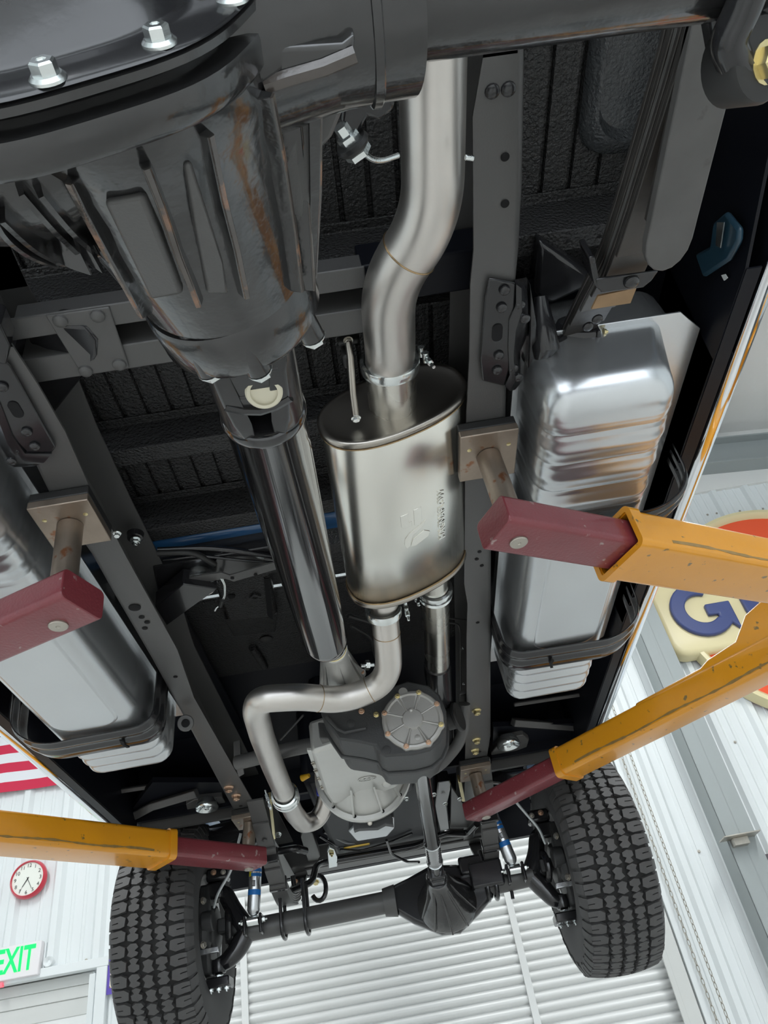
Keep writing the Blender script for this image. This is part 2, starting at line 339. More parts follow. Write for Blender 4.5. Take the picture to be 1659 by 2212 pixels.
# ---- clock
c = Vector((-2.6425,5.5600,2.7518)); R = .122
t = thing('wall_clock', 'round red-rimmed clock with white face on the ribbed wall', 'clock', (c.x, YW, c.z))
red = mat('red clock rim', (0.62, 0.02, 0.05), 0.3, coat=.4); face = mat('cream clock face', (0.85, 0.87, 0.80), 0.4); ink = mat('black print', (0.03, 0.03, 0.03), 0.5)
mk('rim', G().lathe((c.x, YW - .012, c.z), (0, -1, 0), [(R * .95, 0), (R * 1.05, .03), (R * 1.02, .05), (R * .93, .066), (R * .90, .062), (R * .89, .045)], 48, cap=False), red, t)
mk('dial', G().lathe((c.x, YW - .012, c.z), (0, -1, 0), [(R * .92, 0), (R * .9, .05)], 48), face, t)
def text(s, size, m, M4, parent=None, name='lettering', ext=0.0, bold=0.0, label=None, sx=1.0):
    cu = bpy.data.curves.new(name, 'FONT'); cu.body = s; cu.size = size; cu.align_x = 'CENTER'; cu.align_y = 'CENTER'; cu.extrude = ext; cu.offset = bold
    o = bpy.data.objects.new(name, cu); COL.objects.link(o)
    bpy.context.view_layer.update()
    me = bpy.data.meshes.new_from_object(o); bpy.data.objects.remove(o)
    me.materials.clear(); me.materials.append(m)
    M3 = M4.to_3x3() @ Matrix.Diagonal((sx, 1, 1)); me.transform(M3.to_4x4())
    o = bpy.data.objects.new(name, me); link(o, parent, M4.to_translation())
    if label: o['label'] = label
    return o
FRONT = Matrix.Rotation(pi / 2, 4, 'X')      # text facing -Y
for k in range(1, 13):
    a = pi / 2 - k * pi / 6
    text(str(k), .034, ink, Matrix.Translation((c.x + math.cos(a) * R * .72, YW - .064, c.z + math.sin(a) * R * .72)) @ FRONT, t, 'numeral')
def hand(nm, ang, ln, wd):
    a = pi / 2 - ang; d = Vector((math.cos(a), 0, math.sin(a))); n_ = Vector((-d.z, 0, d.x)) * wd
    b = Vector((c.x, YW - .066, c.z)); mk(nm, G().plate([b - d * .012 + n_, b - d * .012 - n_, b + d * ln - n_ * .6, b + d * ln + n_ * .6], (0, -.001, 0)), ink, t, flat=True)
hand('hour_hand', math.radians(212), .058, .003); hand('minute_hand', math.radians(152), .075, .002); hand('second_hand', math.radians(212), .095, .0008)

# ---- exit sign
b0 = Vector((-2.4899,5.5500,2.1415)); b1 = Vector((-2.4997,5.5500,2.3307))
t = thing('exit_sign', 'white box sign with green EXIT letters over the small door', 'sign', (b0.x - .2, YW, b0.z))
sx1 = b0.x + .005; sz0, sz1 = b0.z, b0.z + .20
green = mat('lit green letters', (0.0, 0.75, 0.12), 0.4, emit=0.9)
mk('sign_box', G().bx(sx1 - .33, sx1, YW - .08, YW - .03, sz0, sz1), mat('white sign plastic', (.85, .82, .83), .35), t, bev=.006)
mk('back_plate', G().bx(sx1 - .30, sx1 + .012, YW - .03, YW - .005, sz0 + .005, sz1 - .005), wall_m, t, bev=.004)
text('EXIT', .205, green, Matrix.Translation((sx1 - .165, YW - .0815, (sz0 + sz1) / 2 + .002)) @ FRONT, t, 'lettering', ext=.001, bold=.004, sx=.62)
mk('lamp_head', G().lathe((sx1 + .045, YW - .005, b0.z + .07), (0, -1, 0), [(.03, 0), (.034, .04), (.03, .05), (.022, .045), (.01, .03)], 24), wall_m, t)
mk('lamp_neck', G().cyl((sx1 + .01, YW - .02, b0.z + .06), (sx1 + .05, YW - .02, b0.z + .06), .008), wall_m, t)
p = (-2.7281,5.5700,2.1230)
mk('status_light', G().bx(p[0] - .03, p[0] + .012, YW - .07, YW - .04, p[2] - .012, p[2] + .012), mat('red indicator', (.9, .15, .2), .4, emit=.5), t)

# ---- flag
fx1, fz0 = -2.30, (-2.5069,5.5900,3.4013)[2]
fw, fh = 1.15, .0755
fl_r = mat('red flag cloth', (.62, .02, .07), .7); fl_w = mat('white flag cloth', (.80, .81, .84), .7); fl_b = mat('blue flag cloth', (.03, .07, .30), .7)
t = thing('national_flag', 'red and white striped flag with a blue corner hung on the wall', 'flag', ((fx1 - .8), YW - .03, fz0))
def cloth(x0, x1, z0, z1, dy=0):
    g = G(); a = []; b = []
    n = 14
    for i in range(n + 1):
        x = x0 + (x1 - x0) * i / n; y = YW - .05 + .010 * math.sin(x * 11) + dy; dz = .012 * math.sin(x * 4 + 1)
        a.append([(x, y, z0 + dz), (x, y, z1 + dz), (x, y + .002, z1 + dz), (x, y + .002, z0 + dz)])
    return g.loft(a)
FX1 = -2.15; FX0 = -3.95; bx1 = (-2.9547,5.5900,3.8704)[0]
for k in range(13):
    z0 = fz0 + k * fh
    mk('stripe', cloth(FX0 if k < 6 else bx1, FX1, z0, z0 + fh), fl_r if k % 2 == 0 else fl_w, t, ang=60)
mk('canton', cloth(FX0, bx1, fz0 + 6 * fh, fz0 + 13 * fh), fl_b, t, ang=60)

# ---- poster (half hidden by the left tyre)
p = Vector((-2.0476,5.6000,1.9593)); q = Vector((-2.0573,5.6000,2.1649))
t = thing('picture_poster', 'purple-bordered picture on the wall beside the left tyre', 'poster', (p.x + .06, YW, p.z))
mk('border', G().bx(p.x, p.x + .2, YW - .036, YW - .032, p.z, q.z), mat('purple print', (.12, .07, .45), .5), t, flat=True)
mk('picture', G().bx(p.x + .02, p.x + .18, YW - .038, YW - .036, p.z + .035, q.z - .02), mat('poster picture', (.62, .55, .48), .5, var=.6, vscale=22, spots=(.2, .16, .05), sscale=20, sthr=.5), t, flat=True)

# ---- whiteboard
p = Vector((2.2427,5.5500,2.0192))
t = thing('whiteboard', 'whiteboard with dark frame and blue writing beside the grey column', 'whiteboard', (p.x + .5, YW, p.z))
mk('board', G().bx(p.x - .02, p.x + 1.1, YW - .05, YW - .035, p.z - .9, p.z), mat('white gloss board', (.82, .87, .92), .15), t, flat=True)
mk('frame', G().bx(p.x - .05, p.x + 1.13, YW - .06, YW - .03, p.z, p.z + .035).bx(p.x - .05, p.x - .02, YW - .06, YW - .03, p.z - .93, p.z).bx(p.x + 1.1, p.x + 1.13, YW - .06, YW - .03, p.z - .93, p.z).bx(p.x - .05, p.x + 1.13, YW - .06, YW - .03, p.z - .96, p.z - .9), mat('dark frame', (.1, .09, .1), .4), t, bev=.003)
bink = mat('blue marker', (.03, .08, .5), .5)
text('Bra', .05, bink, Matrix.Translation((p.x + .045, YW - .052, p.z - .035)) @ FRONT, t, 'writing')
text('B', .055, bink, Matrix.Translation((p.x + .15, YW - .052, p.z - .02)) @ FRONT, t, 'writing')

# ---- chain hoist chains
cx = (1.7054,5.5000,3.3512)[0]
t = thing('hoist_chain', 'long steel door chain hanging in two strands beside the roll-up door', 'chain', (cx, 5.5, 1.0))
g = G(); pts = []
n = 18
L_, Wd = .021, .0085
for i in range(n + 1):
    a = 2 * pi * i / n; x = math.copysign(abs(math.cos(a)) ** .8, math.cos(a)) * Wd; zz = math.sin(a) * L_; pts.append((x, 0, zz))
g.tube(pts, .0028, 6)
lk = mk('link', g, bolt_steel, t, ang=80)
for s, xo, yo in ((0, 0.0, 0), (1, -.05, .05)):
    for k in range(115):
        if s == 0 and k == 0: o = lk
        else: o = lk.copy(); COL.objects.link(o)
        zz = 4.3 - k * .0355
        o.location = Vector((cx + xo, 5.5 + yo, zz)) - wloc(t); o.rotation_euler = (0, 0, (pi / 2 if k % 2 else 0) + .5 + .3 * s)
mk('chain_wheel', G().lathe((cx - .025, 5.53, 4.34), (1, 0, .0), [(.05, -.02), (.05, .02)], 20), gal, t)

# ---- round sign
c = Vector((3.42, YW, 3.81)); R = .97
t = thing('round_sign', 'round orange sign with cream rim and raised blue letters high on the wall', 'sign', (c.x, YW, c.z - R))
mk('rim', G().lathe((c.x, YW - .04, c.z), (0, -1, 0), [(R, 0), (R * 1.0, .06), (R * .985, .10), (R * .955, .105), (R * .93, .085), (R * .915, .05)], 96, cap=False), cream_m, t)
mk('disc', G().lathe((c.x, YW - .04, c.z), (0, -1, 0), [(R * .98, 0), (R * .95, .055)], 96), orange_m, t)
# cream lettering panel
q = [Vector((2.2940,5.4700,4.0001)), Vector((2.2951,5.4700,3.5639))]
px0 = 2.305; pz1 = c.z + .46; pz0 = 3.50; px1 = 2 * c.x - px0
def rr(x0, x1, z0, z1, r, y, n=6):
    return [(a + (x0 + x1) / 2, y, b + (z0 + z1) / 2) for a, b in rrect(x1 - x0, z1 - z0, r, n)]
mk('panel', G().loft([rr(px0, px1, pz0, pz1, .13, YW - .04), rr(px0, px1, pz0, pz1, .13, YW - .12), rr(px0 + .02, px1 - .02, pz0 + .02, pz1 - .02, .12, YW - .15), rr(px0 + .05, px1 - .05, pz0 + .05, pz1 - .05, .10, YW - .155)]), cream_m, t, ang=50)
def letter(polys, nm='letter'):
    g = G()
    for pl in polys: g.plate([(x, YW - .15, z) for x, z in pl], (0, -.045, 0))
    return mk(nm, g, blue_m, t, bev=.012, seg=2, label=None)
gc = Vector((2.665, 3.865)); ro, ri = .245, .130
def arc(r, a0, a1, n=22): return [(gc.x + r * 1.02 * math.cos(math.radians(a0 + (a1 - a0) * i / n)), gc.y + r * math.sin(math.radians(a0 + (a1 - a0) * i / n))) for i in range(n + 1)]
pl = arc(ro, 62, 318) + [(gc.x + .235, gc.y - .232), (gc.x + .235, gc.y + .03), (gc.x + .03, gc.y + .03), (gc.x + .03, gc.y - .07), (gc.x + .11, gc.y - .07), (gc.x + .105, gc.y - .10)] + arc(ri, 310, 62)
letter([pl])
def L(x0, z0, x1, z1): return [(x0, z0), (x1, z0), (x1, z1), (x0, z1)]
zb, zt = gc.y - .235, gc.y + .235
u0 = 3.0; ut = zb + .33
uo = [(u0, ut), (u0 + .125, ut), (u0 + .125, zb + .16)] + [(u0 + .20 + .075 * math.cos(math.radians(180 + i * 18)), zb + .17 + .06 * math.sin(math.radians(180 + i * 18))) for i in range(1, 10)] + [(u0 + .275, zb + .16), (u0 + .275, ut), (u0 + .40, ut), (u0 + .40, zb), (u0 + .30, zb), (u0 + .29, zb + .04)] + [(u0 + .18 + .18 * math.cos(math.radians(-60 - i * 15)), zb + .16 + .17 * math.sin(math.radians(-60 - i * 15))) for i in range(0, 9)]
letter([uo]); letter([[(3.50, zb), (3.63, zb), (3.63, zt), (3.50, zt)]])
fo = [(3.76, zb), (3.89, zb), (3.89, zb + .23), (3.98, zb + .23), (3.98, zb + .33), (3.89, zb + .33), (3.89, zt - .14), (3.93, zt - .10), (4.0, zt - .10), (4.0, zt), (3.88, zt), (3.80, zt - .04), (3.76, zt - .12), (3.76, zb + .33), (3.70, zb + .33), (3.70, zb + .23), (3.76, zb + .23)]
letter([fo])

# ================================================================ THE TRUCK
truck = thing('pickup_truck', 'black-chassis pickup truck raised overhead, seen from below its rear axle', 'truck', (-0.13, 1.8, 1.33))
T = truck
ZR = 2.04
def interp(pts, y):
    pts = sorted(pts, key=lambda p: p[1])
    if y <= pts[0][1]: a, b = pts[0], pts[1]
    elif y >= pts[-1][1]: a, b = pts[-2], pts[-1]
    else:
        for a, b in zip(pts, pts[1:]):
            if a[1] <= y <= b[1]: break
    return a[0] + (b[0] - a[0]) * (y - a[1]) / (b[1] - a[1])
Lin = [(-0.4837,0.7309,2.0400), (-0.4786,0.8103,2.0400), (-0.4769,0.9226,2.0400), (-0.4875,1.0594,2.0400), (-0.4945,1.2955,2.0400), (-0.4996,1.7121,2.0400), (-0.5288,1.9862,2.0400), (-0.5438,2.9840,2.0400)]
Lout = [(-0.5616,0.9854,2.0400), (-0.5698,1.0732,2.0400), (-0.5629,1.2762,2.0400), (-0.5690,1.4395,2.0400), (-0.5766,1.7374,2.0400), (-0.5897,2.0524,2.0400), (-0.6334,2.9732,2.0400)]
Rin = [(0.2611,0.4070,2.0400), (0.2493,0.4784,2.0400), (0.2554,0.6834,2.0400), (0.2514,0.7446,2.0400), (0.2527,0.8932,2.0400), (0.2499,1.0363,2.0400), (0.2496,1.2070,2.0400), (0.2534,1.6350,2.0400), (0.2634,1.7314,2.0400), (0.2638,1.9090,2.0400), (0.2694,2.2615,2.0400), (0.2732,2.8336,2.0400)]
Rout = [(0.3183,0.4059,2.0400), (0.3289,0.5853,2.0400), (0.3313,0.6959,2.0400), (0.3273,0.9729,2.0400), (0.3311,1.0689,2.0400), (0.3208,1.5262,2.0400), (0.3668,2.6883,2.0400), (0.3620,2.8755,2.0400)]
def rail(inn, out, y0, y1, s, tp=2.21):
    ys = sorted(set([y0, y1] + [p[1] for p in inn if y0 < p[1] < y1] + [p[1] for p in out if y0 < p[1] < y1])); rings = []
    for y in ys:
        a, b = interp(inn, y), interp(out, y); t = .005 * s      # s=+1: outer is +x
        w_ = b - a
        r_ = min(abs(w_) * .2, .012)*s
        rings.append([(a, y, ZR), (b - r_, y, ZR), (b - r_*.3, y, ZR + .004), (b, y, ZR + .012), (b, y, tp - .008), (b - .008 * s, y, tp), (a, y, tp), (a, y, tp - .005), (b - t, y, tp - .006), (b - t, y, ZR + .006), (a, y, ZR + .005)])
    return G().loft(rings)
LR = mk('frame_rail', rail([(p[0] * 1.0, p[1]) for p in Lin], Lout, -.4, 4.0, -1), rail_black, T, ang=45)
RR = mk('frame_rail', rail(Rin, Rout, -.4, 4.0, 1), rail_black, T, ang=45)
for p in [(0.2750,0.4483,2.0400), (0.2970,0.4483,2.0400)]: rivet(p, DN, .0105, RR, gloss_black)
for p in [(0.2975,0.5396,2.0390), (0.3015,0.6111,2.0390)]: hole(p, DN, .0065, RR)
for p in [(0.2888,1.5004,2.0390), (0.2828,1.5296,2.0390), (0.2964,1.5613,2.0390), (0.2935,1.8353,2.0390)]: hole(p, DN, .005, RR)
for p in [(0.3049,2.4123,2.0400), (0.3114,2.6637,2.0400), (0.3088,2.7630,2.0400)]: bolt(p, DN, .016, RR, zinc_yellow)
hole((0.3249,2.7860,2.0390), DN, .008, RR)
hole((-0.5381,1.4920,2.0390), DN, .014, LR)
for p in [(-0.5360,1.5369,2.0390), (-0.5306,1.5626,2.0390), (-0.5439,1.5870,2.0390)]: hole(p, DN, .007, LR)
hole((-0.5429,1.8484,2.0390), DN, .006, LR); hole((-0.5959,2.8280,2.0390), DN, .008, LR); hole((-0.5932,2.9038,2.0390), DN, .007, LR)
for p in [(-0.5919,2.6977,2.0400), (-0.5857,2.7902,2.0400)]: bolt(p, DN, .018, LR, copper_bolt)
bolt((-0.4861,1.2184,2.0400), DN, .009, LR)

# ---- frame crossmember near the rear axle: inverted channel with two bolt flanges
g = G(); sec = [(0.725, 2.075), (0.765, 2.075), (0.765, 2.16), (0.805, 2.16), (0.805, 2.075), (0.855, 2.075), (0.855, 2.08), (0.811, 2.08), (0.811, 2.166), (0.759, 2.166), (0.759, 2.08), (0.725, 2.08)]
rings = []
for x in (-.50, -.34, .0, .03, .085):
    dy = 0 if x < -.3 else (0.0 if x < .02 else .0)
    rings.append([(x, y - .02 + dy, z) for y, z in sec])
mk('crossmember_box', G().bx(.08, .30, .74, .82, 2.13, 2.2), body_black, T, bev=.004)
cm = mk('crossmember', g.loft(rings), rail_black, T, bev=.002, ang=30)
for p in [(-0.2817,0.7172,2.0740), (-0.2349,0.8186,2.0740)]: hole(p, DN, .006, cm)
for p in [(0.0245,0.8064,2.1000), (0.0609,0.8072,2.1000)]: put('bolt', 'nut', zinc, (p[0], p[1], 2.16), DN, .011, cm)
for p in [(-0.0273,0.8126,2.0740)]: rivet(p, DN, .007, cm)
for p in [(-0.3163,0.8466,2.1600), (-0.2856,0.8472,2.1600), (-0.2503,0.8497,2.1600)]: hole(p, DN, .006, cm)
# pressed gusset bracket joining it to the left rail
P = [(-0.4259,0.7050,2.0700), (-0.3264,0.7063,2.0700), (-0.3342,0.8303,2.0700), (-0.4149,0.8307,2.0700)]
gs = mk('gusset_bracket', G().plate([P[0], P[1], P[2], P[3]], (0, 0, .005)), rail_black, T, bev=.002)
mk('brace', G().plate([(-0.4186,0.7240,2.0660), (-0.3694,0.7304,2.0660), (-0.3614,0.7617,2.0660), (-0.3742,0.7930,2.0660), (-0.4127,0.8294,2.0680), (-0.5258,0.9565,2.1200), (-0.5370,0.8801,2.1400), (-0.5485,0.8301,2.1600)], (0, 0, .05)), gloss_black, gs, bev=.008, label='satin black diagonal brace')
for p in [(-0.3483,0.7183,2.0700), (-0.4075,0.7173,2.0700), (-0.3476,0.8185,2.0700), (-0.4059,0.8212,2.0700)]: rivet(p, DN, .012, gs)

# ---- inner floor: bed floor pan with pressed grooves, sills, cab floor
g = G(); top = []; zf = 2.35; pts = []
x = -1.02
while x < .76:
    pts += [(x, zf), (x + .044, zf), (x + .046, zf + .012), (x + .053, zf + .012)]; x += .055
pts += [(x, zf)]
bf = G().loft([[(a, -1.2, b) for a, b in pts] + [(a, -1.2, zf + .02) for a, b in reversed(pts)], [(a, 1.55, b) for a, b in pts] + [(a, 1.55, zf + .02) for a, b in reversed(pts)]])
BF = mk('bed_floor', bf, under, T, flat=True, label='textured black bed floor with pressed grooves')
def sill(y, w_=.05, zb=2.25, x0=-.95, x1=.72, name='bed_sill'):
    g = G(); s_ = [(y - .02, zf - .001), (y - .02, zf - .006), (y, zf - .006), (y, zb), (y + w_, zb), (y + w_, zf - .001)]
    g.loft([[(x0, a, b) for a, b in s_], [(x1, a, b) for a, b in s_]]); return mk(name, g, under, BF, bev=.003)
s1 = sill(.80, .045, 2.24); sill(1.20, .05, 2.262); sill(1.47, .05, 2.25); sill(.30); sill(-.3)
for p in [(0.4863,0.8236,2.2390), (0.5472,0.8228,2.2390)]: hole(p, DN, .004, s1)
# wheel-house pressing of the right bed side
g = G(); cx_, cy_ = .66, .42
rings = []
for (sx, sy, zz) in ((.14, .30, zf - .003), (.135, .295, zf - .02), (.115, .27, zf - .028), (.10, .25, zf + .02), (.09, .22, zf + .03)):
    rings.append([(cx_ + a, cy_ + b, zz) for a, b in rrect(2 * sx, 2 * sy, .06, 5)])
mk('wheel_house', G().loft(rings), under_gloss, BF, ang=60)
mk('wheel_house_rib', G().bx(.57, .76, .475, .485, zf - .012, zf + .04).bx(.648, .656, .50, .60, zf - .01, zf + .04), under, BF, bev=.004)
# blue front edge of the bed
mk('bed_front_panel', G().loft([[(x, 1.525, 2.255), (x, 1.53, 2.25), (x, 1.57, 2.252), (x, 1.585, 2.262), (x, 1.60, 2.262), (x, 1.605, 2.40), (x, 1.525, 2.40)] for x in (-.98, .72)]), body_blue, T, ang=50, label='blue painted lower edge of the bed front')
mk('cab_rear_sill', G().loft([[(x, 1.64, 2.24), (x, 1.66, 2.235), (x, 1.72, 2.235), (x, 1.74, 2.25), (x, 1.74, 2.42), (x, 1.64, 2.42)] for x in (-.98, .72)]), under, T, ang=50)
# bedside and rocker skins
def skin(X0, s, nm, pts, m=body_black, th=.03):
    return mk(nm, G().plate([(X0, y, z) for y, z in pts], (th * s, 0, 0)), m, T, bev=.003)
for s, xs, xb in ((1, .735, .77), (-1, -1.035, -1.065)):
    # inner wall of the body side, rising from the lower lip
    skin(xs, s, 'body_side', [(-1.2, 2.10), (-.1, 2.10), (.3, 2.6), (.9, 2.6), (1.0, 2.045), (3.05, 2.045), (3.05, 2.6), (-1.2, 2.9)])
    lip = G(); L0 = [(.80, 2.045), (3.02, 2.045)]
    lip.plate([(xs + .002 * s, .80, 2.043), (xs + .03 * s, .80, 2.043), (xs + .03 * s, 3.04, 2.043), (xs + .002 * s, 3.04, 2.043)], (0, 0, .004))
    mk('rocker_flange', lip, body_black, T)
mk('bed_front_wall', G().bx(-1.03, .735, .96, .965, 2.30, 2.36), under, T)
# wheel arch inside right: big dark blue-black inner skin outboard of the tank
mk('inner_fender', G().plate([(.735, .10, 2.20), (.735, .80, 2.045), (.735, 2.0, 2.045), (.735, 2.0, 2.5), (.735, .10, 2.5)], (.006, 0, 0)), body_black, T)
mk('outer_floor', G().bx(.34, .76, .94, 3.02, 2.30, 2.31).bx(-1.06, -.55, .94, 3.02, 2.30, 2.31), body_black, T)
g = G()
for s, xo in ((1, .772), (-1, -1.067)):
    tr = G(); tr.loft([[(xo, y, 2.046), (xo + .006 * s, y, 2.040), (xo + .020 * s, y, 2.041), (xo + .034 * s, y, 2.048), (xo + .045 * s, y, 2.062), (xo + .050 * s, y, 2.085), (xo + .046 * s, y, 2.14), (xo, y, 2.14)] for y in (.45, 1.0, 2.0, 3.03)])
    mk('rocker_trim', tr, chrome, T, ang=60, label='polished bright lower body moulding')
    mk('door_skin', G().bx(xo, xo + .03 * s, .45, 3.03, 2.13, 2.75), body_blue, T)
# small blue fender reinforcement and strut wire in the right arch
w1 = Vector((0.7490,0.7653,2.2500)); w2 = Vector((0.7867,0.7702,2.1000))
mk('stay_wire', G().cyl((0.7734,0.7923,2.3000), (0.7765,0.7612,2.0800), .0022, 8), zinc, T)
for pz in (2.2,):
    P = [(0.7280,0.7737,2.1530), (0.7280,0.7361,2.1249), (0.7280,0.7371,2.0712), (0.7280,0.7558,2.0622), (0.7280,0.8003,2.0738), (0.7280,0.8735,2.1337), (0.7280,0.8553,2.1827), (0.7280,0.8128,2.1418)]
    mk('reinforcement', G().plate(P, (-.012, 0, 0)), mat('dark steel blue primer', (.02, .055, .085), .35), T, bev=.006)
    mk('drain_hole', G().plate([(0.7100,0.7554,2.1259), (0.7100,0.7437,2.1055), (0.7100,0.7852,2.0937), (0.7100,0.7902,2.1094)], (-.002, 0, 0)), zinc, T)
    mk('access_hole', G().plate([(0.7300,0.8452,2.0962), (0.7300,0.8367,2.0863), (0.7300,0.8377,2.0761), (0.7300,0.8479,2.0829)], (-.002, 0, 0)), wall_m, T)

# ---- cab floor
cf = G(); zc = 2.42
cf.bx(-1.03, .735, 1.74, 2.05, zc, zc + .02).bx(-1.03, .735, 2.05, 3.05, zc - .02, zc)
CF = mk('cab_floor', cf, under, T, bev=.01, label='black undercoated cab floor')
def zpan(pts, h, nm, m=under, bev=.012, par=CF): return mk(nm, G().plate(pts, (0, 0, h)), m, par, bev=bev)
zpan([(-0.4445,1.8344,2.3600), (-0.2656,1.8257,2.3600), (-0.2957,2.1492,2.3600), (-0.4564,2.1264,2.3600)], .06, 'seat_pan')
mk('floor_step', G().plate([(-0.4631,2.1095,2.3600), (-0.2908,2.1215,2.3600), (-0.3280,2.2986,2.4000), (-0.4704,2.2827,2.4000)], (0, 0, .04)), under, CF, bev=.004)
hole((-0.4105,1.9772,2.3580), DN, .012, CF)
mk('captive_nut', G().lathe((-0.3403,1.9962,2.3580), DN, [(.02, 0), (.018, .006), (.009, .007), (.008, .002)], 4), under, CF)
mk('floor_slot', G().plate([(-0.2957,1.9083,2.3550), (-0.2808,1.9127,2.3550), (-0.3117,2.1506,2.3550), (-0.3238,2.1172,2.3550)], (0, 0, .004)), hole_m, CF)
mk('floor_bead', G().tube([(-0.4217,2.3575,2.3900), (-0.4051,2.5012,2.3850)], .014, 12), under, CF)
put('floor_plug', 'disc', rubber_dark, (-0.3665,2.3288,2.3950), DN, .022, CF)
# transmission hump and firewall curtain
g = G(); rings = []
for y, h, ww in ((2.35, .02, .34), (2.6, .06, .34), (2.9, .12, .36), (3.25, .22, .38)):
    rings.append([(-.13 + ww * math.cos(pi * i / 12), y, zc - .02 - .0 + h * math.sin(pi * i / 12) ** .5 * 1.0 + .02) for i in range(13)])
mk('splash_shield', G().bx(-1.035, -.60, 3.10, 3.12, 2.072, 2.46), rail_black, T)
mk('splash_shield', G().bx(.36, .74, 3.10, 3.12, 2.072, 2.46), rail_black, T)
mk('firewall', G().bx(-1.04, .745, 3.05, 3.07, 2.10, 2.9).bx(-.95, .66, 3.05, 3.3, 2.40, 2.42), body_black, T)
mk('toe_board', G().plate([(-.95, 2.55, 2.40), (.66, 2.55, 2.40), (.66, 3.06, 2.20), (-.95, 3.06, 2.20)], (0, 0, .012)), body_black, CF)
for P in ([(-1.1413,3.1464,2.1350), (-1.1650,3.2738,2.1350), (-0.9444,3.2689,2.1350), (-0.7154,3.2559,2.1350), (-0.6257,2.9024,2.1350), (-0.8894,2.7685,2.1350)], [(0.4150,3.2378,2.1350), (0.6108,3.2134,2.1350), (0.7670,3.1717,2.1350), (0.7978,3.0765,2.1350), (0.8336,2.9518,2.1350), (0.4044,2.8134,2.1350)]):
    mk('cab_underside', G().plate(P, (0, 0, .02)), body_black, T)
mk('floor_brace', G().tube([(-1.1176,3.0794,2.1200), (-0.9461,2.9560,2.1200), (-0.7608,2.9039,2.1200)], .022, 4), rail_black, T, bev=.003)
mk('floor_brace', G().tube([(-1.0373,2.8557,2.1600), (-0.8319,2.8686,2.1600)], .012, 4), rail_black, T, bev=.003)
mk('floor_brace', G().tube([(0.4819,2.8144,2.1400), (0.8009,3.0044,2.1400)], .020, 4), rail_black, T, bev=.003)
mk('floor_brace', G().tube([(0.4833,2.7000,2.1600), (0.7430,2.7148,2.1600), (0.7436,2.5916,2.1600)], .010, 4), rail_black, T, bev=.003)

# ---- longitudinal inner sill beside the left rail and cab crossmembers
mk('cab_crossmember', G().plate([(-0.5224,1.5595,2.2000), (-0.1998,1.5547,2.2000), (-0.2082,1.6290,2.2000), (-0.2165,1.6481,2.2000), (-0.3651,1.6483,2.2000), (-0.4600,1.6577,2.2000), (-0.4975,1.6464,2.2000), (-0.5516,1.7168,2.2000)], (0, 0, .06)), gloss_black, T, bev=.003)
a = [(-0.4415,1.5819,2.1600), (-0.4192,1.5737,2.1600), (-0.3514,1.5769,2.1600), (-0.3341,1.5947,2.1600), (-0.2051,1.5695,2.1600), (-0.0842,1.5570,2.1600)]
mk('crossmember_lip', G().sheet(a, .004, Vector((.004, .03, 0))), rail_black, T, ang=50)
for p in [(-0.4115,1.5986,2.1580), (-0.3296,1.6059,2.1580), (-0.2696,1.6065,2.1580)]: hole(p, DN, .005, T)
def mount(p, nm='body_mount', r=.045):
    m_ = mk(nm, G().lathe(p, DN, [(r * .8, -.03), (r, -.01), (r, .004), (r * .92, .010), (r * .62, .002), (r * .5, -.004), (r * .2, -.004)], 32), zinc, T, label='bright zinc body mount washer')
    bolt((p[0], p[1], p[2] + .004), DN, .014, m_); return m_
mount((-0.4206,1.6246,2.1700), r=.047); mount((-0.7434,2.9910,2.0900), r=.045); mount((0.4558,2.8998,2.0900), r=.045)
# outrigger arms that carry the mounts
mk('outrigger', G().plate([(-0.5424,1.6523,2.1400), (-0.4478,1.5715,2.1400), (-0.3707,1.6164,2.1400), (-0.5401,1.7478,2.1400)], (0, 0, .05)), gloss_black, T, bev=.003)
def ogr(pts, z0): return mk('outrigger', G().plate(pts, (0, 0, .045)), rail_black, T, bev=.003)
ogr([(-0.8265,2.9949,2.1150), (-0.7850,2.9621,2.1150), (-0.6814,2.9848,2.1150), (-0.6869,3.1711,2.1150), (-0.7914,3.1301,2.1150), (-0.8406,3.0671,2.1150)], 0)
ogr([(0.3976,3.0320,2.1150), (0.4384,2.9023,2.1150), (0.5213,2.8976,2.1150), (0.5502,2.9567,2.1150), (0.5467,3.0317,2.1150), (0.4669,3.0742,2.1150), (0.4249,3.2106,2.1150)], 0)

# ---- stamped spring hangers riveted under each rail
def hanger(outline, ridge, rv, slot, zb=2.03):
    h = mk('spring_hanger', G().plate(outline, (0, 0, .006)), gloss_black, T, bev=.003, label='pressed gloss black spring hanger')
    g = G(); n = len(ridge)
    top = [Vector(a) for a, b in ridge]; bot = [Vector(b) for a, b in ridge]
    g.loft([[top[i] + Vector((0, 0, -.003)), (top[i] * .75 + bot[i] * .25) + Vector((0, 0, -.012)), (top[i] * .3 + bot[i] * .7) + Vector((0, 0, .0)), bot[i] + Vector((0, 0, .02)), bot[i] + Vector((0, 0, .026)), top[i] + Vector((0, 0, .01))] for i in range(n)])
    mk('hanger_cheek', g, gloss_black, h, ang=50)
    for p in rv: rivet(p, DN, .0095, h, gloss_black)
    mk('slot', G().plate([Vector(slot) + Vector((a, b, -.002)) for a, b in rrect(.018, .036, .0088, 6)], (0, 0, .002)), hole_m, h, flat=True)
    return h
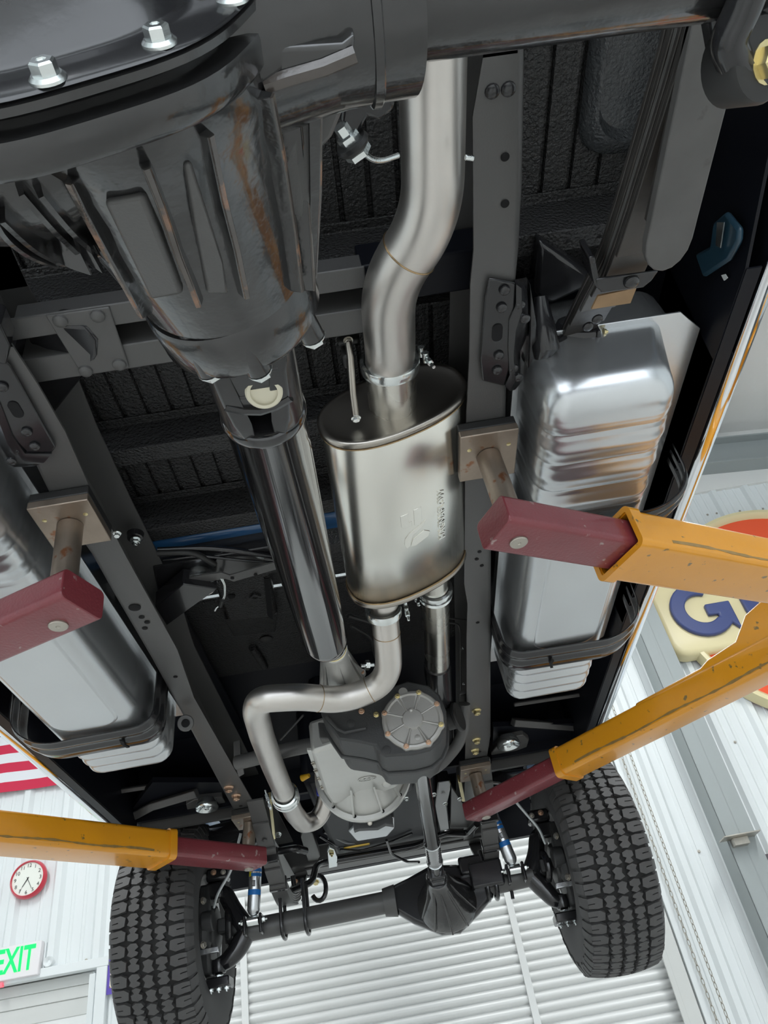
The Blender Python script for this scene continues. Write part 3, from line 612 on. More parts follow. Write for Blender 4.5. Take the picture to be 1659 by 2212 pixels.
hanger([(0.2793,0.7314,2.0300), (0.3254,0.7481,2.0300), (0.3265,0.8493,2.0300), (0.3249,0.9325,2.0300), (0.3185,0.9704,2.0300), (0.2757,0.9492,2.0300), (0.2699,0.9001,2.0300), (0.2743,0.7641,2.0300)],
       [((0.3246,0.7479,2.0300), (0.3569,0.7724,2.0500)), ((0.3272,0.7872,2.0300), (0.3660,0.8420,2.0500)), ((0.3172,0.8183,2.0300), (0.3647,0.8976,2.0500)), ((0.3192,0.8783,2.0300), (0.3559,0.9280,2.0500)), ((0.3255,0.9414,2.0300), (0.3633,1.0030,2.0500)), ((0.3183,0.9669,2.0300), (0.3547,1.0083,2.0500))],
       [(0.3061,0.7566,2.0280), (0.3032,0.7907,2.0280), (0.3035,0.8924,2.0280), (0.3018,0.9262,2.0280), (0.3346,0.7913,2.0300), (0.3457,0.8216,2.0300), (0.3324,0.9286,2.0300), (0.3436,0.9529,2.0300)], (0.2983,0.8420,2.0300))
hanger([(-0.5156,0.7133,2.0300), (-0.4987,0.7583,2.0300), (-0.5014,0.9459,2.0300), (-0.5129,0.9578,2.0300), (-0.5542,0.9482,2.0300), (-0.5644,0.9012,2.0300), (-0.5634,0.8145,2.0300)],
       [((-0.5461,0.8265,2.0300), (-0.5952,0.8580,2.0500)), ((-0.5586,0.9025,2.0300), (-0.6123,0.9459,2.0500)), ((-0.5565,0.9477,2.0300), (-0.6164,1.0101,2.0500)), ((-0.5136,0.9576,2.0300), (-0.5882,1.0143,2.0500))],
       [(-0.5279,0.7957,2.0280), (-0.5325,0.8984,2.0280), (-0.5340,0.9340,2.0280), (-0.5700,0.9373,2.0300), (-0.5877,0.9623,2.0300)], (-0.5292,0.8470,2.0300))

# ---- rear axle: housing, cover, pinion nose
YC, ZA, YA = .168, 1.655, .203
C0 = Vector((-.168, YC, 1.63))
g = G()
# housing bowl between the cover flange and the tubes
def ang_r(a, r, h): return 1 + .014 * math.cos(8 * a)
g.lathe(C0, (0, 1, 0), [(.170, .0005), (.173, .002), (.173, .007), (.168, .009), (.152, .010), (.150, .0165), (.168, .0175), (.1735, .019), (.1745, .022), (.1745, .037), (.171, .042), (.150, .044), (.125, .050), (.09, .09), (.05, .11)], 96, fr=ang_r)
g.cyl((.10, YA, ZA), (.80, YA, ZA), .047, 40)
g.cyl((.0, YA, ZA - .01), (.1, YA, ZA), .070, 40)
g.tube([(-.1, YA, ZA - .02), (-.02, YA, ZA - .012), (.035, YA, ZA - .004), (.102, YA, ZA)], [.10, .08, .072, .066], 40)
g.cyl((-.95, YA, ZA), (-.3, YA, ZA), .047, 32)
ax = mk('rear_axle', g, cast_black, T, ang=40, label='gloss black rear axle housing')
AX = ax
mk('sleeve_band', G().lathe((.072, YA, ZA), (1, 0, 0), [(.070, -.006), (.0745, -.003), (.0745, .003), (.070, .006)], 40, cap=False), cast_black, AX)
# stamped cover
def cov_r(a, r, h): return 1 + .014 * math.cos(8 * a)
prof = [(.172, .0), (.1735, -.001), (.171, -.003), (.146, -.004), (.138, -.007), (.122, -.034), (.112, -.042), (.085, -.050), (.02, -.052)]
cv = mk('differential_cover', G().lathe(C0, (0, 1, 0), prof, 96, fr=cov_r), gloss_black, AX, ang=70, label='stamped gloss black differential cover')
g = G(); cc = C0 + Vector((-.005, -.051, .02))
g.loft([[(cc.x + a, cc.y + dy, cc.z + b) for a, b in rrect(w_, w_ * 1.15, .02, 5)] for w_, dy in ((.125, .020), (.112, 0), (.100, -.003), (.090, -.003), (.080, .012), (.02, .014))])
mk('cover_recess', g, gloss_black, cv, ang=70)
for a_ in (285, 309, 334, 260, 235, 210, 185, 160, 135, 110, 85, 60, 35, 0):
    a = math.radians(a_); bolt((C0.x + .163 * math.cos(a), YC - .003, C0.z + .163 * math.sin(a)), (0, -1, 0), .0105, cv)
# pinion nose with cast ribs
N0, N1 = Vector((-.115, .255, 1.632)), Vector((-.079, .455, 1.655)); nd = (N1 - N0).normalized()
st_ = [(-.25, .128), (-.12, .124), (.0, .112), (.2, .098), (.5, .088), (.8, .0815), (.86, .080)]
def nose_ring(t, r, n=96):
    o = N0.lerp(N1, t); return [o + Vector((math.cos(2 * pi * k / n), 0, math.sin(2 * pi * k / n))) * r for k in range(n)]
nose = mk('pinion_housing', G().loft([nose_ring(t, r) for t, r in st_]), cast_black, AX, ang=32, label='ribbed cast pinion housing')
def axis_at(y): return N0.lerp(N1, (y - N0.y) / (N1.y - N0.y))
def nrib(pts, h=.010, w_=.0035, nm='casting_rib', par=None, m=None, edge=True):
    g = G(); e = G(); R1, R2 = [], []
    pts = [V(p) for p in pts]
    for i, p in enumerate(pts):
        o = axis_at(p.y); d = (p - o).normalized(); t = (pts[min(i + 1, len(pts) - 1)] - pts[max(i - 1, 0)]).normalized(); s = t.cross(d).normalized() * w_
        q = p - d * .006
        R1.append([q + s * 1.3, p + d * h + s * .8, p + d * h - s * .8, q - s * 1.3])
        R2.append([p + d * (h - .001) + s * .75, p + d * (h + .0012) + s * .5, p + d * (h + .0012) - s * .5, p + d * (h - .001) - s * .75])
    r = mk(nm, g.loft(R1), m or cast_black, par or nose, bev=.001)
    if edge: mk('glint_edge', e.loft(R2), cast_edge, par or nose)
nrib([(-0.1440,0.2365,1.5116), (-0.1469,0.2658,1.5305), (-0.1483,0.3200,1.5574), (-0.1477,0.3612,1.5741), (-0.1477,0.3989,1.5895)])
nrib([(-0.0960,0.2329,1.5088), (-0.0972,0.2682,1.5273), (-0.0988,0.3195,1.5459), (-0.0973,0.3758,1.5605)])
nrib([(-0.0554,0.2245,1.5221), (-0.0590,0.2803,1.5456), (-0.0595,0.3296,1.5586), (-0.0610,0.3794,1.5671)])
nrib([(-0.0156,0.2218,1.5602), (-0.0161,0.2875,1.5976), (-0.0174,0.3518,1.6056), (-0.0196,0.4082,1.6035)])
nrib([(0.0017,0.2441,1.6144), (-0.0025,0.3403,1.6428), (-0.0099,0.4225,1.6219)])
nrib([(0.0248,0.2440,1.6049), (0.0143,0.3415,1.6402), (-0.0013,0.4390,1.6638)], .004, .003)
def npad(pts, lift=.004, m=rail_black):
    top = [];
    for p in pts:
        p = V(p); o = axis_at(p.y); d = (p - o).normalized(); top.append((p, d))
    dm = sum((d for _, d in top), Vector((0, 0, 0))).normalized(); pl = max((p.dot(dm) for p, _ in top)) 
    base = [p + dm * (lift * .5) for p, d in top]
    mk('cast_pad', G().plate([b - dm * .012 for b in base], dm * (.012 + lift)), m, nose, bev=.004)
npad([(-0.1329,0.2604,1.5242), (-0.1037,0.2584,1.5223), (-0.1064,0.3634,1.5581), (-0.1363,0.3723,1.5707)])
npad([(-0.0734,0.2426,1.5208), (-0.0684,0.2425,1.5230), (-0.0692,0.3394,1.5568), (-0.0726,0.3741,1.5624), (-0.0893,0.3688,1.5590)], .002)
npad([(0.0013,0.2659,1.6241), (0.0196,0.2624,1.6184), (-0.0006,0.4124,1.6545), (-0.0061,0.4024,1.6401)], .002)
g = G().lathe(N0.lerp(N1, .80), nd, [(.080, 0), (.0825, .004), (.0835, .046), (.079, .054), (.05, .058), (.02, .059)], 64)
nf = mk('nose_flange', g, cast_black, AX, ang=40)
for k, p0 in enumerate(((-0.1349,0.3893,1.5758), (-0.0767,0.4105,1.5687), (-0.0139,0.4237,1.6135))):
    p0 = V(p0); o = axis_at(p0.y); d = (p0 - o).normalized(); c0_ = axis_at(.41) + d * .069; c1_ = axis_at(.478) + d * .0735
    mk('bolt_boss', G().tube([c0_, c0_.lerp(c1_, .4), c1_], [.006, .0120, .0130], 24), cast_black, nf, bev=.001)
    put('bolt', 'hex', zinc, c1_, nd, .0115, nf, spin=.5)
# domed ring gear side with curved fins
oc = Vector((-.205, .215, 1.640)); AR, AF = .135, .112
rg = [(AR * math.cos(i / 10 * pi / 2) + .002, AF * math.sin(i / 10 * pi / 2)) for i in range(11)]
bowl = mk('gear_bowl', G().lathe(oc, (0, 1, 0), rg, 64), cast_black, AX, ang=60)
def fin(pts, h=.014):
    g = G(); R1 = []; pts = fillet(pts, .05, 4)
    for i, p in enumerate(pts):
        n_ = (p - oc); n_ = Vector((n_.x / AR ** 2, n_.y / AF ** 2, n_.z / AR ** 2)).normalized(); t = (pts[min(i + 1, len(pts) - 1)] - pts[max(i - 1, 0)]).normalized(); s = t.cross(n_).normalized() * .0026
        R1.append([p - n_ * .01 + s * 1.3, p + n_ * h + s * .7, p + n_ * h - s * .7, p - n_ * .01 - s * 1.3])
    mk('cooling_fin', g.loft(R1), cast_black, bowl, ang=40)
fin([(-0.1781,0.2340,1.5091), (-0.1742,0.2609,1.5200), (-0.1799,0.3112,1.5705), (-0.1652,0.3223,1.5604)]); fin([(-0.1965,0.2490,1.5108), (-0.1939,0.2784,1.5284), (-0.1925,0.3132,1.5641), (-0.1739,0.3218,1.5593)])
fin([(-0.1689,0.2381,1.5121), (-0.1662,0.2704,1.5285), (-0.1682,0.3134,1.5710), (-0.1552,0.3209,1.5647)]); fin([(-0.1975,0.2321,1.5063), (-0.2029,0.2588,1.5151), (-0.2020,0.2869,1.5359), (-0.1960,0.3135,1.5623)])
# drain plug boss
p = Vector((-0.1264,0.2533,1.5450)); pl = mk('drain_boss', G().lathe(p, (.0, .65, -.75), [(.024, -.02), (.024, .002), (.020, .004), (.018, .001)], 24), cast_black, AX)
mk('square_socket', G().lathe(p, (.0, .65, -.75), [(.0075, 0), (.0075, .0025)], 4), hole_m, pl)
# weld / shoulder block and gusset between nose and axle sleeve
mk('axle_shoulder', G().plate([(-0.0327,0.2120,1.5660), (-0.0310,0.1908,1.5660), (-0.0100,0.1824,1.5660), (-0.0139,0.2130,1.5660)], (0, 0, .07)), cast_black, AX, bev=.006)
mk('spacer_screws', G().tube([(-0.0299,0.1951,1.5660), (-0.0335,0.2194,1.5660)], .0055, 8), cast_black, AX)
wb = [(-0.0106,0.1968,1.5680), (0.0453,0.2009,1.5680), (0.0547,0.1955,1.5680), (0.0524,0.2083,1.5680), (0.0310,0.2135,1.5680), (-0.0113,0.2200,1.5680)]
mk('casting_shelf', G().plate(wb, (0, 0, .03)), cast_black, AX, bev=.003)
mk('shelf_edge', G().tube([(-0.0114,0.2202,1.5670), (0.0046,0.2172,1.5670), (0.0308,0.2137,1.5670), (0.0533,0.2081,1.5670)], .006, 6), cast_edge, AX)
mk('web_plate', G().plate([(0.0288,0.2482,1.6400), (0.0599,0.2454,1.6400), (0.0579,0.2652,1.6400), (0.0477,0.2724,1.6400), (0.0347,0.2951,1.6400), (0.0269,0.3017,1.6400), (0.0190,0.3021,1.6400)], (0, 0, .03)), rail_black, AX, bev=.004)
mk('upper_bracket', G().plate([(0.0610,0.3286,1.8000), (0.1122,0.3354,1.8000), (0.1089,0.3507,1.8000), (0.0939,0.3589,1.8000), (0.0823,0.3526,1.8000), (0.0683,0.3733,1.8000), (0.0533,0.3547,1.8000)], (0, 0, .03)), gloss_black, AX, bev=.004)
put('plug', 'disc', cast_black, (0.0564,0.2200,1.7110), (0, .1, -1), .016, AX)
# breather fitting with braided hose
ft = mk('hose_fitting', G().lathe((0.0529,0.3579,1.8000), Vector((0.0638,0.3785,1.8000)) - Vector((0.0529,0.3579,1.8000)), [(.008, 0), (.008, .010), (.012, .011), (.012, .022), (.009, .023), (.015, .030), (.015, .036)], 6), zinc, AX)
mk('grommet', G().lathe((0.0618,0.3748,1.8000), Vector((0.0638,0.3785,1.8000)) - Vector((0.0529,0.3579,1.8000)), [(.017, 0), (.019, .004), (.017, .008), (.010, .012)], 20), rubber_dark, AX)
def braid(pts, r, parent, nm='braided_hose', pitch_=.0022):
    q = [V(p) for p in pts]; out = []; rad = []; 
    L_ = 0
    for a, b in zip(q, q[1:]):
        n = max(2, int((b - a).length / (pitch_ / 2)))
        for i in range(n): out.append(a.lerp(b, i / n))
    rad = [r if i % 2 else r * .78 for i in range(len(out))]
    return mk(nm, G().tube(out, rad, 10), zinc, parent, ang=80)
hp = fillet([(0.0700,0.3926,1.8200), (0.0910,0.4217,1.8400), (0.1206,0.4264,1.8600)], .05, 6); hp = [V(p) for p in hp]
braid(hp, .0035, AX); braid([(0.2191,0.4864,1.9500), (0.2314,0.4900,1.9500)], .004, T)
put('fitting_nut', 'hex', zinc_yellow, (0.0670,0.3832,1.8050), Vector((0.0683,0.3830,1.8000)) - Vector((0.0888,0.4116,1.8200)), .009, AX)
# right-hand spring seat and shock mount
mk('spring_plate', G().plate([(0.2649,0.2042,1.6200), (0.2714,0.2198,1.6200), (0.2775,0.2266,1.6200), (0.2903,0.2275,1.6200), (0.3287,0.2219,1.6200), (0.3498,0.2197,1.6200), (0.3434,0.1985,1.6200), (0.2622,0.1896,1.6200)], (0, 0, .02)), gloss_black, AX, bev=.004)
g = G().tube(fillet([(0.3509,0.1969,1.6000), (0.3469,0.2286,1.6000), (0.3414,0.2467,1.6000), (0.3608,0.2740,1.6000), (0.3936,0.2806,1.6000)], .03, 6), .014, 14)
mk('mount_lip', g, gloss_black, AX)
sm = mk('shock_mount', G().plate([(0.3399,0.2403,1.6300), (0.3554,0.2112,1.6300), (0.4008,0.2163,1.6300), (0.4300,0.2961,1.6300), (0.3794,0.2896,1.6300), (0.3545,0.2722,1.6300)], (0, 0, .03)), gloss_black, AX, bev=.006)
sb = mk('mount_bushing', G().lathe((0.3726,0.2636,1.6000), (.35, -.45, -.82), [(.030, -.03), (.032, .0), (.030, .004), (.022, .006)], 32), rubber_dark, sm)
put('mount_bolt', 'hex', zinc_yellow, (0.3759,0.2639,1.5950), (.35, -.45, -.82), .014, sb)

# ---- rear leaf spring, right
X0, X1 = .444, .508
ctrl = [(-.2, 1.86), (.1, 1.90), (.37, 1.930), (.57, 1.972), (.70, 2.005), (.82, 2.064), (.91, 2.106), (.96, 2.125)]
def leafcurve(off, y0, y1, n=16):
    out = []
    for i in range(n + 1):
        y = y0 + (y1 - y0) * i / n
        for a, b in zip(ctrl, ctrl[1:]):
            if a[0] <= y <= b[0] or b is ctrl[-1]:
                t = (y - a[0]) / (b[0] - a[0]); z = a[1] + (b[1] - a[1]) * t; break
        out.append((y, z - off))
    return out
ends = [.955, .93, .885, .83, .775, .72, .66]
lf0 = None
for k, e in enumerate(ends):
    c_ = leafcurve(.009 * k, -.2, e)
    rings = [[(X0 + .001 * (k % 2), y, z), (X1 - .001 * (k % 2), y, z), (X1 - .001 * (k % 2), y, z - .0078), (X0 + .001 * (k % 2), y, z - .0078)] for y, z in c_]
    if k == 0:
        LS = mk('leaf_spring', G().loft(rings), spring_m, T, bev=.0012, label='rear leaf spring pack of black steel leaves')
        mk('spring_eye', G().lathe((X0 - .004, .975, 2.10), (1, 0, 0), [(.034, 0), (.034, .072)], 28), gloss_black, LS, bev=.002)
    else: mk('spring_leaf', G().loft(rings), spring_m if k != 3 else leaf_m, LS, bev=.0012)
bl = [(0.4440,0.3481,1.8740), (0.4440,0.5099,1.8579), (0.4440,0.6282,1.8505)]
ov = G(); yE = .640
outl = [(.0, X0), (.0, X1), (.59, X1)] + [(.59 + .045 * math.sin(i * pi / 8), (X0 + X1) / 2 + (X1 - X0) / 2 * math.cos(i * pi / 8)) for i in range(1, 8)] + [(.59, X0)]
mk('overload_leaf', ov.plate([(x, y, 1.866 - .024 * y) for y, x in outl], (0, 0, .016)), leaf_m, LS, bev=.002, label='wide dull grey overload leaf with rounded end')
mk('overload_spacer', G().bx(X0 + .004, X1 - .004, .0, .57, 1.87, 1.882), spring_m, LS, bev=.001)
cl = G().plate([(0.4216,0.6978,1.9400), (0.5193,0.7000,1.9400), (0.5118,0.7158,1.9400), (0.5008,0.7264,1.9400), (0.4345,0.7248,1.9400), (0.4254,0.7132,1.9400)], (0, 0, .006))
cl.plate([(0.4085,0.6640,1.9500), (0.4176,0.6631,1.9500), (0.4255,0.6952,1.9400), (0.4309,0.7209,1.9400), (0.4200,0.7065,1.9400)], (0, 0, .05))
cp = mk('rebound_clamp', cl, gloss_black, LS, bev=.002)
bolt((0.4779,0.7103,1.9380), DN, .012, cp, gloss_black, 'rivet')
for p in ((0.4681,0.8721,2.0450), (0.4761,0.8465,2.0300)): rivet(p, DN, .010, LS, gloss_black)
mk('orange_glint', G().plate([(0.4452,0.7561,1.9750), (0.5076,0.7514,1.9750), (0.5030,0.7797,1.9750), (0.4381,0.7798,1.9750)], (0, 0, .004)), mat('painted orange reflection', (.30, .19, .10), .5, var=.3, vscale=30), LS)  # flat patch coloured as the orange reflection on the leaf
mk('eye_bracket', G().plate([(0.4305,0.9470,2.0800), (0.5073,0.9410,2.0800), (0.5109,0.9180,2.0800), (0.4652,0.9246,2.1000), (0.4514,0.9285,2.1000)], (0, 0, .05)), gloss_black, LS, bev=.003)
mk('eye_strap', G().plate([(0.5030,0.9171,2.0780), (0.5107,0.9153,2.0780), (0.5177,0.9545,2.0780), (0.5111,0.9644,2.0780), (0.5041,0.9597,2.0780)], (0, 0, .06)), gloss_black, LS, bev=.003)
put('grease_nipple', 'nut', zinc_yellow, (0.5202,0.9273,2.0900), (1, .2, 0), .006, LS)
# shackle cheek between rail hanger and spring eye
g = G().tube([(0.4008,0.8490,2.1200), (0.4001,0.8881,2.0900), (0.3995,0.9175,2.0600), (0.3937,0.9491,2.0600)], [.012, .022, .026, .012], 20)
mk('hanger_boss', g, gloss_black, T, ang=60)
mk('hanger_skirt', G().plate([(0.3601,0.7770,2.0600), (0.3788,0.8617,2.0600), (0.3857,0.9587,2.0600), (0.3811,1.0096,2.0600), (0.3732,1.0021,2.0600), (0.3660,0.8594,2.0600)], (0, 0, .06)), gloss_black, T, bev=.003)
mk('eye_sleeve', G().cyl((.375, .94, 2.09), (.445, .955, 2.10), .028, 24), gloss_black, T)
mk('bump_stop_bracket', G().plate([(0.4164,0.7879,2.2000), (0.5238,0.8740,2.2000), (0.5285,0.9058,2.2000), (0.4533,0.9354,2.2000), (0.4182,0.9076,2.2000)], (0, 0, .04)), gloss_black, T, bev=.01)
# left rear spring (partly seen at the frame edge)
mk('spring_clip', G().plate([(-0.4803,0.6496,2.0000), (-0.4653,0.6607,2.0000), (-0.4686,0.7013,2.0000), (-0.4894,0.7352,2.0000), (-0.5141,0.7211,2.0000)], (0, 0, .05)), gloss_black, T, bev=.004)

# ---- drive shaft
D0, D1 = Vector((-.085, .615, 1.688)), Vector((-0.1075,1.5618,1.9000)); dd = (D1 - D0).normalized(); RT = .050
DL = (D1 - D0).length
ds = mk('drive_shaft', G().lathe(D0, dd, [(.044, 0.0), (.0495, .003), (.0525, .010), (.0525, .016), (RT, .022), (RT, DL - .045), (.0515, DL - .04), (.0515, DL - .02), (.047, DL), (.026, DL + .012), (.024, DL + .04)], 64), tube_black, T, ang=35, label='large glossy black drive shaft')
sx = Vector((1, 0, 0)); sx = (sx - dd * sx.dot(dd)).normalized(); sz = dd.cross(sx)
for s in (-1, 1):
    g = G(); rings = []
    for t, h0, h1, ro_ in ((.02, -.046, .046, .050), (-.02, -.036, .040, .0505), (-.06, -.028, .036, .051), (-.10, -.020, .034, .051), (-.118, -.006, .026, .050)):
        c_ = D0 + dd * t; ring = []
        for i in range(7):
            hh_ = h0 + (h1 - h0) * i / 6; xx = math.sqrt(max(.0001, ro_ ** 2 - hh_ ** 2)); ring.append(c_ + sx * s * xx - sz * -hh_)
        for i in range(6, -1, -1):
            hh_ = h0 + (h1 - h0) * i / 6; xx = math.sqrt(max(.0001, (ro_ - .012) ** 2 - min(abs(hh_), ro_ - .013) ** 2)); ring.append(c_ + sx * s * xx - sz * -hh_)
        rings.append(ring)
    mk('yoke_ear', g.loft(rings), gloss_black, ds, bev=.002, ang=50)
pc = Vector((-.0815, .545, 1.672))
mk('pinion_yoke', G().tube([N1 + nd * .0, N1 + nd * .03, N1 + nd * .05], [.036, .036, .034], 32).box(pc - dd * .012, (.064, .045, .066), Matrix((sx, dd, sz)).transposed()).box(pc + dd * .02, (.06, .03, .07), Matrix((sx, dd, sz)).transposed()), gloss_black, ds, bev=.004)
mk('bearing_strap', G().tube([pc + dd * .026 - sx * .036 + Vector((0, 0, -.034)), pc + dd * .036 - sx * .018 + Vector((0, 0, -.036)), pc + dd * .040 + Vector((0, 0, -.037)), pc + dd * .036 + sx * .018 + Vector((0, 0, -.036)), pc + dd * .026 + sx * .036 + Vector((0, 0, -.034))], .006, 8), gloss_black, ds)
mk('bearing_cap', G().lathe(Vector((-0.0725,0.5528,1.6370)), (0, -.25, -1), [(.0205, -.012), (.0205, 0), (.0185, .0025), (.015, .0025), (.0145, -.001)], 40), bearing_cream, ds, label='cream bearing cap')
for q in ((-0.1023,0.5708,1.6480), (-0.0527,0.5660,1.6480)): bolt(q, (0, .4, -1), .006, ds, bolt_steel, 'hex')

# ---- exhaust
def pipe(pts, r, m=stainless, fr=.1, nm='exhaust_pipe', label=None, hollow=False, seg=40, n=10):
    return mk(nm, G().tube(fillet(pts, fr, n), r, seg), m, T, ang=60, label=label)
MC0 = Vector((.112, 1.0, 2.066)); MC1 = Vector((.108, 1.50, 2.025)); md = (MC1 - MC0).normalized()
e = [(0.1996,0.3081,2.0500), (0.1955,0.3843,2.0400), (0.1868,0.5992,2.0100), (0.1142,0.7114,2.0300), (0.1134,0.8688,2.0550)]
ep = pipe(e[:4] + [V(e[4])] + [MC0 - md * .094], .0445, fr=[.05, .075, .07, .03], m=satin_pipe, label='large brushed stainless exhaust pipe over the axle', n=14)
mk('weld_bead', G().ring(V(e[2]).lerp(V(e[3]), .5), V(e[3]) - V(e[2]), .0448, .0014, 40, 6), heat, ep)
ep2 = mk('muffler_neck', G().pipe(MC0 - md * .085, MC0 + md * .01, .043, .0465, 40), stainless, T)
cl_ = mk('band_clamp', G().lathe(MC0 - md * .100, md, [(.0475, 0), (.054, .002), (.055, .006), (.055, .017), (.054, .021), (.0475, .023)], 48, cap=False), zinc, T, label='bright steel band clamp')
def clampbits(c, d, R, side, parent, s=1.0):
    u = (V(side) - V(d).normalized() * V(side).dot(V(d).normalized())).normalized(); vv = V(d).normalized().cross(u)
    b = V(c) + u * (R + .012 * s)
    for sgn in (-1, 1): mk('clamp_lug', G().cyl(b + vv * sgn * .010 * s - V(d).normalized() * .010 * s, b + vv * sgn * .010 * s + V(d).normalized() * .010 * s, .006 * s, 12), zinc, parent)
    mk('clamp_bolt', G().cyl(b - vv * .022 * s, b + vv * .046 * s, .0032 * s, 10).cyl(b + vv * .018 * s, b + vv * .032 * s, .0062 * s, 6), zinc, parent)
clampbits(MC0 - md * .088, md, .055, (1, 0, .25), cl_, 1.0)
# oval muffler
tilt = math.radians(19)
def oval(c, a, b, k=72, p=2.35, d=md):
    u = Vector((math.cos(tilt), 0, math.sin(tilt))); v = Vector((-math.sin(tilt), 0, math.cos(tilt))); out = []
    for i in range(k):
        th = 2 * pi * i / k; cx_, sy_ = math.cos(th), math.sin(th)
        out.append(c + u * a * math.copysign(abs(cx_) ** (2 / p), cx_) + v * b * math.copysign(abs(sy_) ** (2 / p), sy_))
    return out
AA, BB = .148, .080
mf = mk('muffler', G().loft([oval(MC0 + md * t, AA - o, BB - o) for t, o in ((.010, .002), (.012, 0), (.25, 0), (.488, 0), (.49, .002))], False), muffler_m, T, ang=50, label='oval stainless muffler with embossed maker lettering')
for nm, c, s in (('end_cap', MC0, 1), ('end_cap', MC1, -1)):
    mk(nm, G().loft([oval(c + md * s * t, AA + o, BB + o) for t, o in ((.012, .0), (.010, .004), (.004, .0055), (-.001, .004), (-.003, -.001), (-.001, -.008), (.002, -.02), (.002, -.06))]), cap_m, mf, ang=60)
    mk('cap_weld', G().tube(oval(c + md * s * .014, AA + .002, BB + .002) + [oval(c + md * s * .014, AA + .002, BB + .002)[0]], .0018, 6), heat, mf)
# embossed lettering, following the flat lower side
u = Vector((math.cos(tilt), 0, math.sin(tilt))); v = Vector((math.sin(tilt), 0, -math.cos(tilt)))     # v points down/outward
def onshell(ax_, t):     # point on the lower shell; ax_ offset across, t along
    th = -math.acos(max(-1, min(1, math.copysign(abs(ax_ / AA) ** (2.35 / 2), ax_)))); bb = BB * abs(math.sin(th)) ** (2 / 2.35)
    return MC0 + md * t + u * ax_ + v * bb
def emboss(s, size, ax_, t, sx=1.0, bold=0.0):
    P = onshell(ax_, t); q = onshell(ax_ + .004, t); p_ = onshell(ax_ - .004, t); ac = (q - p_).normalized(); nrm = ac.cross(md).normalized()
    if nrm.z > 0: nrm = -nrm
    X_ = -md; Y_ = nrm.cross(X_).normalized()
    if Y_.dot(ac) > 0: pass
    M4 = Matrix((X_, Y_, nrm)).transposed().to_4x4(); M4.translation = P + nrm * .0001
    return text(s, size, muffler_m, M4, mf, 'embossed_lettering', ext=.0022, bold=bold, sx=sx)
emboss('MAGNAFLOW', .0235, .056, .270, 1.0, .0004)
def emb_poly(pts, nm='embossed_mark'):   # pts in (across, along)
    g = G(); top = []; bot = []
    for a, t in pts:
        P = onshell(a - .029, t - .018); top.append(P - v * .002); bot.append(P + v * .0013)
    n = len(pts); g.add(top + bot, [tuple(range(n, 2 * n))] + [(i, (i + 1) % n, n + (i + 1) % n, n + i) for i in range(n)])
    return mk(nm, g, muffler_m, mf, bev=.0005)
emb_poly([(-.012, .235), (.006, .235), (.006, .262), (.012, .262), (.012, .275), (-.006, .275), (-.012, .268)])
emb_poly([(.018, .232), (.036, .232), (.036, .272), (.030, .285), (.018, .278)])
emb_poly([(-.008, .325), (-.006, .308), (.004, .296), (.02, .290), (.034, .282), (.046, .275), (.040, .29), (.024, .30), (.012, .306), (.008, .318), (.006, .335), (-.004, .340)])
emb_poly([(.012, .318), (.040, .306), (.054, .318), (.050, .330), (.018, .342), (.006, .338)])
# hanger rod
hr = mk('exhaust_hanger', G().tube([(0.0366,0.9808,2.0200), (0.0375,0.9382,2.0400), (0.0433,0.8778,2.0700), (0.0432,0.8624,2.0900)], .0065, 12), cap_m, T)
put('rod_cap', 'hex', zinc, (0.0366,0.9808,2.0200), (0, .3, -1), .008, hr)
mk('rubber_isolator', G().box(Vector((0.0399,0.8934,2.0900)), (.022, .03, .035)).box(Vector((0.0446,0.8731,2.1100)), (.04, .012, .02)), rubber_dark, hr, bev=.005)
put('nut', 'nut', bolt_steel, (0.0441,0.8637,2.0980), DN, .008, hr)

# outlets
r2 = .0335
qa = [MC1 - md * .01 + u * -.062, Vector((0.0382,1.5890,1.9550)), Vector((0.0350,1.6743,1.9200)), Vector((0.0296,1.7448,1.9000)), Vector((0.0026,1.7903,1.8850)), Vector((-0.0569,1.8047,1.8720)), Vector((-0.1164,1.7957,1.8660)), Vector((-0.1974,1.7427,1.8650)), Vector((-0.2596,1.7166,1.8680))]
qb = [qa[8], Vector((-0.2981,1.7265,1.8700)), Vector((-0.3210,1.7893,1.8720)), Vector((-0.3371,1.9644,1.8800)), Vector((-0.3529,2.2209,1.8950)), Vector((-0.3651,2.4745,1.9100))]
p1 = pipe(qa[:8] + qb[1:], r2, fr=[.02, .02, .03, .035, .03, .03, .03, .04, .04, .03, .02], m=satin_pipe, label='stainless exhaust pipe crossing under the transmission tail', n=7)
qc = [qb[5], Vector((-0.3738,2.7410,1.9250)), Vector((-0.3646,2.9141,1.9350)), Vector((-0.3171,2.9628,1.9550)), Vector((-0.2789,2.9297,1.9900)), Vector((-0.2612,2.8971,2.0500))]
p3 = pipe(qc, .034, fr=[.03, .04, .04, .03], n=8, m=satin_pipe)
oL = [qa[0], qa[1], qa[3], qa[6], qa[8], qb[4]]
for a_, b_ in ((6, 7), (4, 5), (1, 2)): mk('weld_bead', G().ring(qa[a_].lerp(qa[b_], .5), qa[b_] - qa[a_], r2 + .0002, .0010, 36, 6), heat, p1)
d_ = (qb[5] - qb[4]).normalized(); c_ = Vector((-0.3688,2.5419,1.9120))
vb = mk('band_clamp', G().lathe(c_ - d_ * .045, d_, [(.037, 0), (.043, .002), (.045, .012), (.041, .018), (.046, .024), (.046, .04), (.041, .046), (.046, .056), (.043, .066), (.037, .068)], 44, cap=False), zinc, T, label='wide ribbed steel band clamp'); clampbits(c_, d_, .045, (-1, 0, -.2), vb)
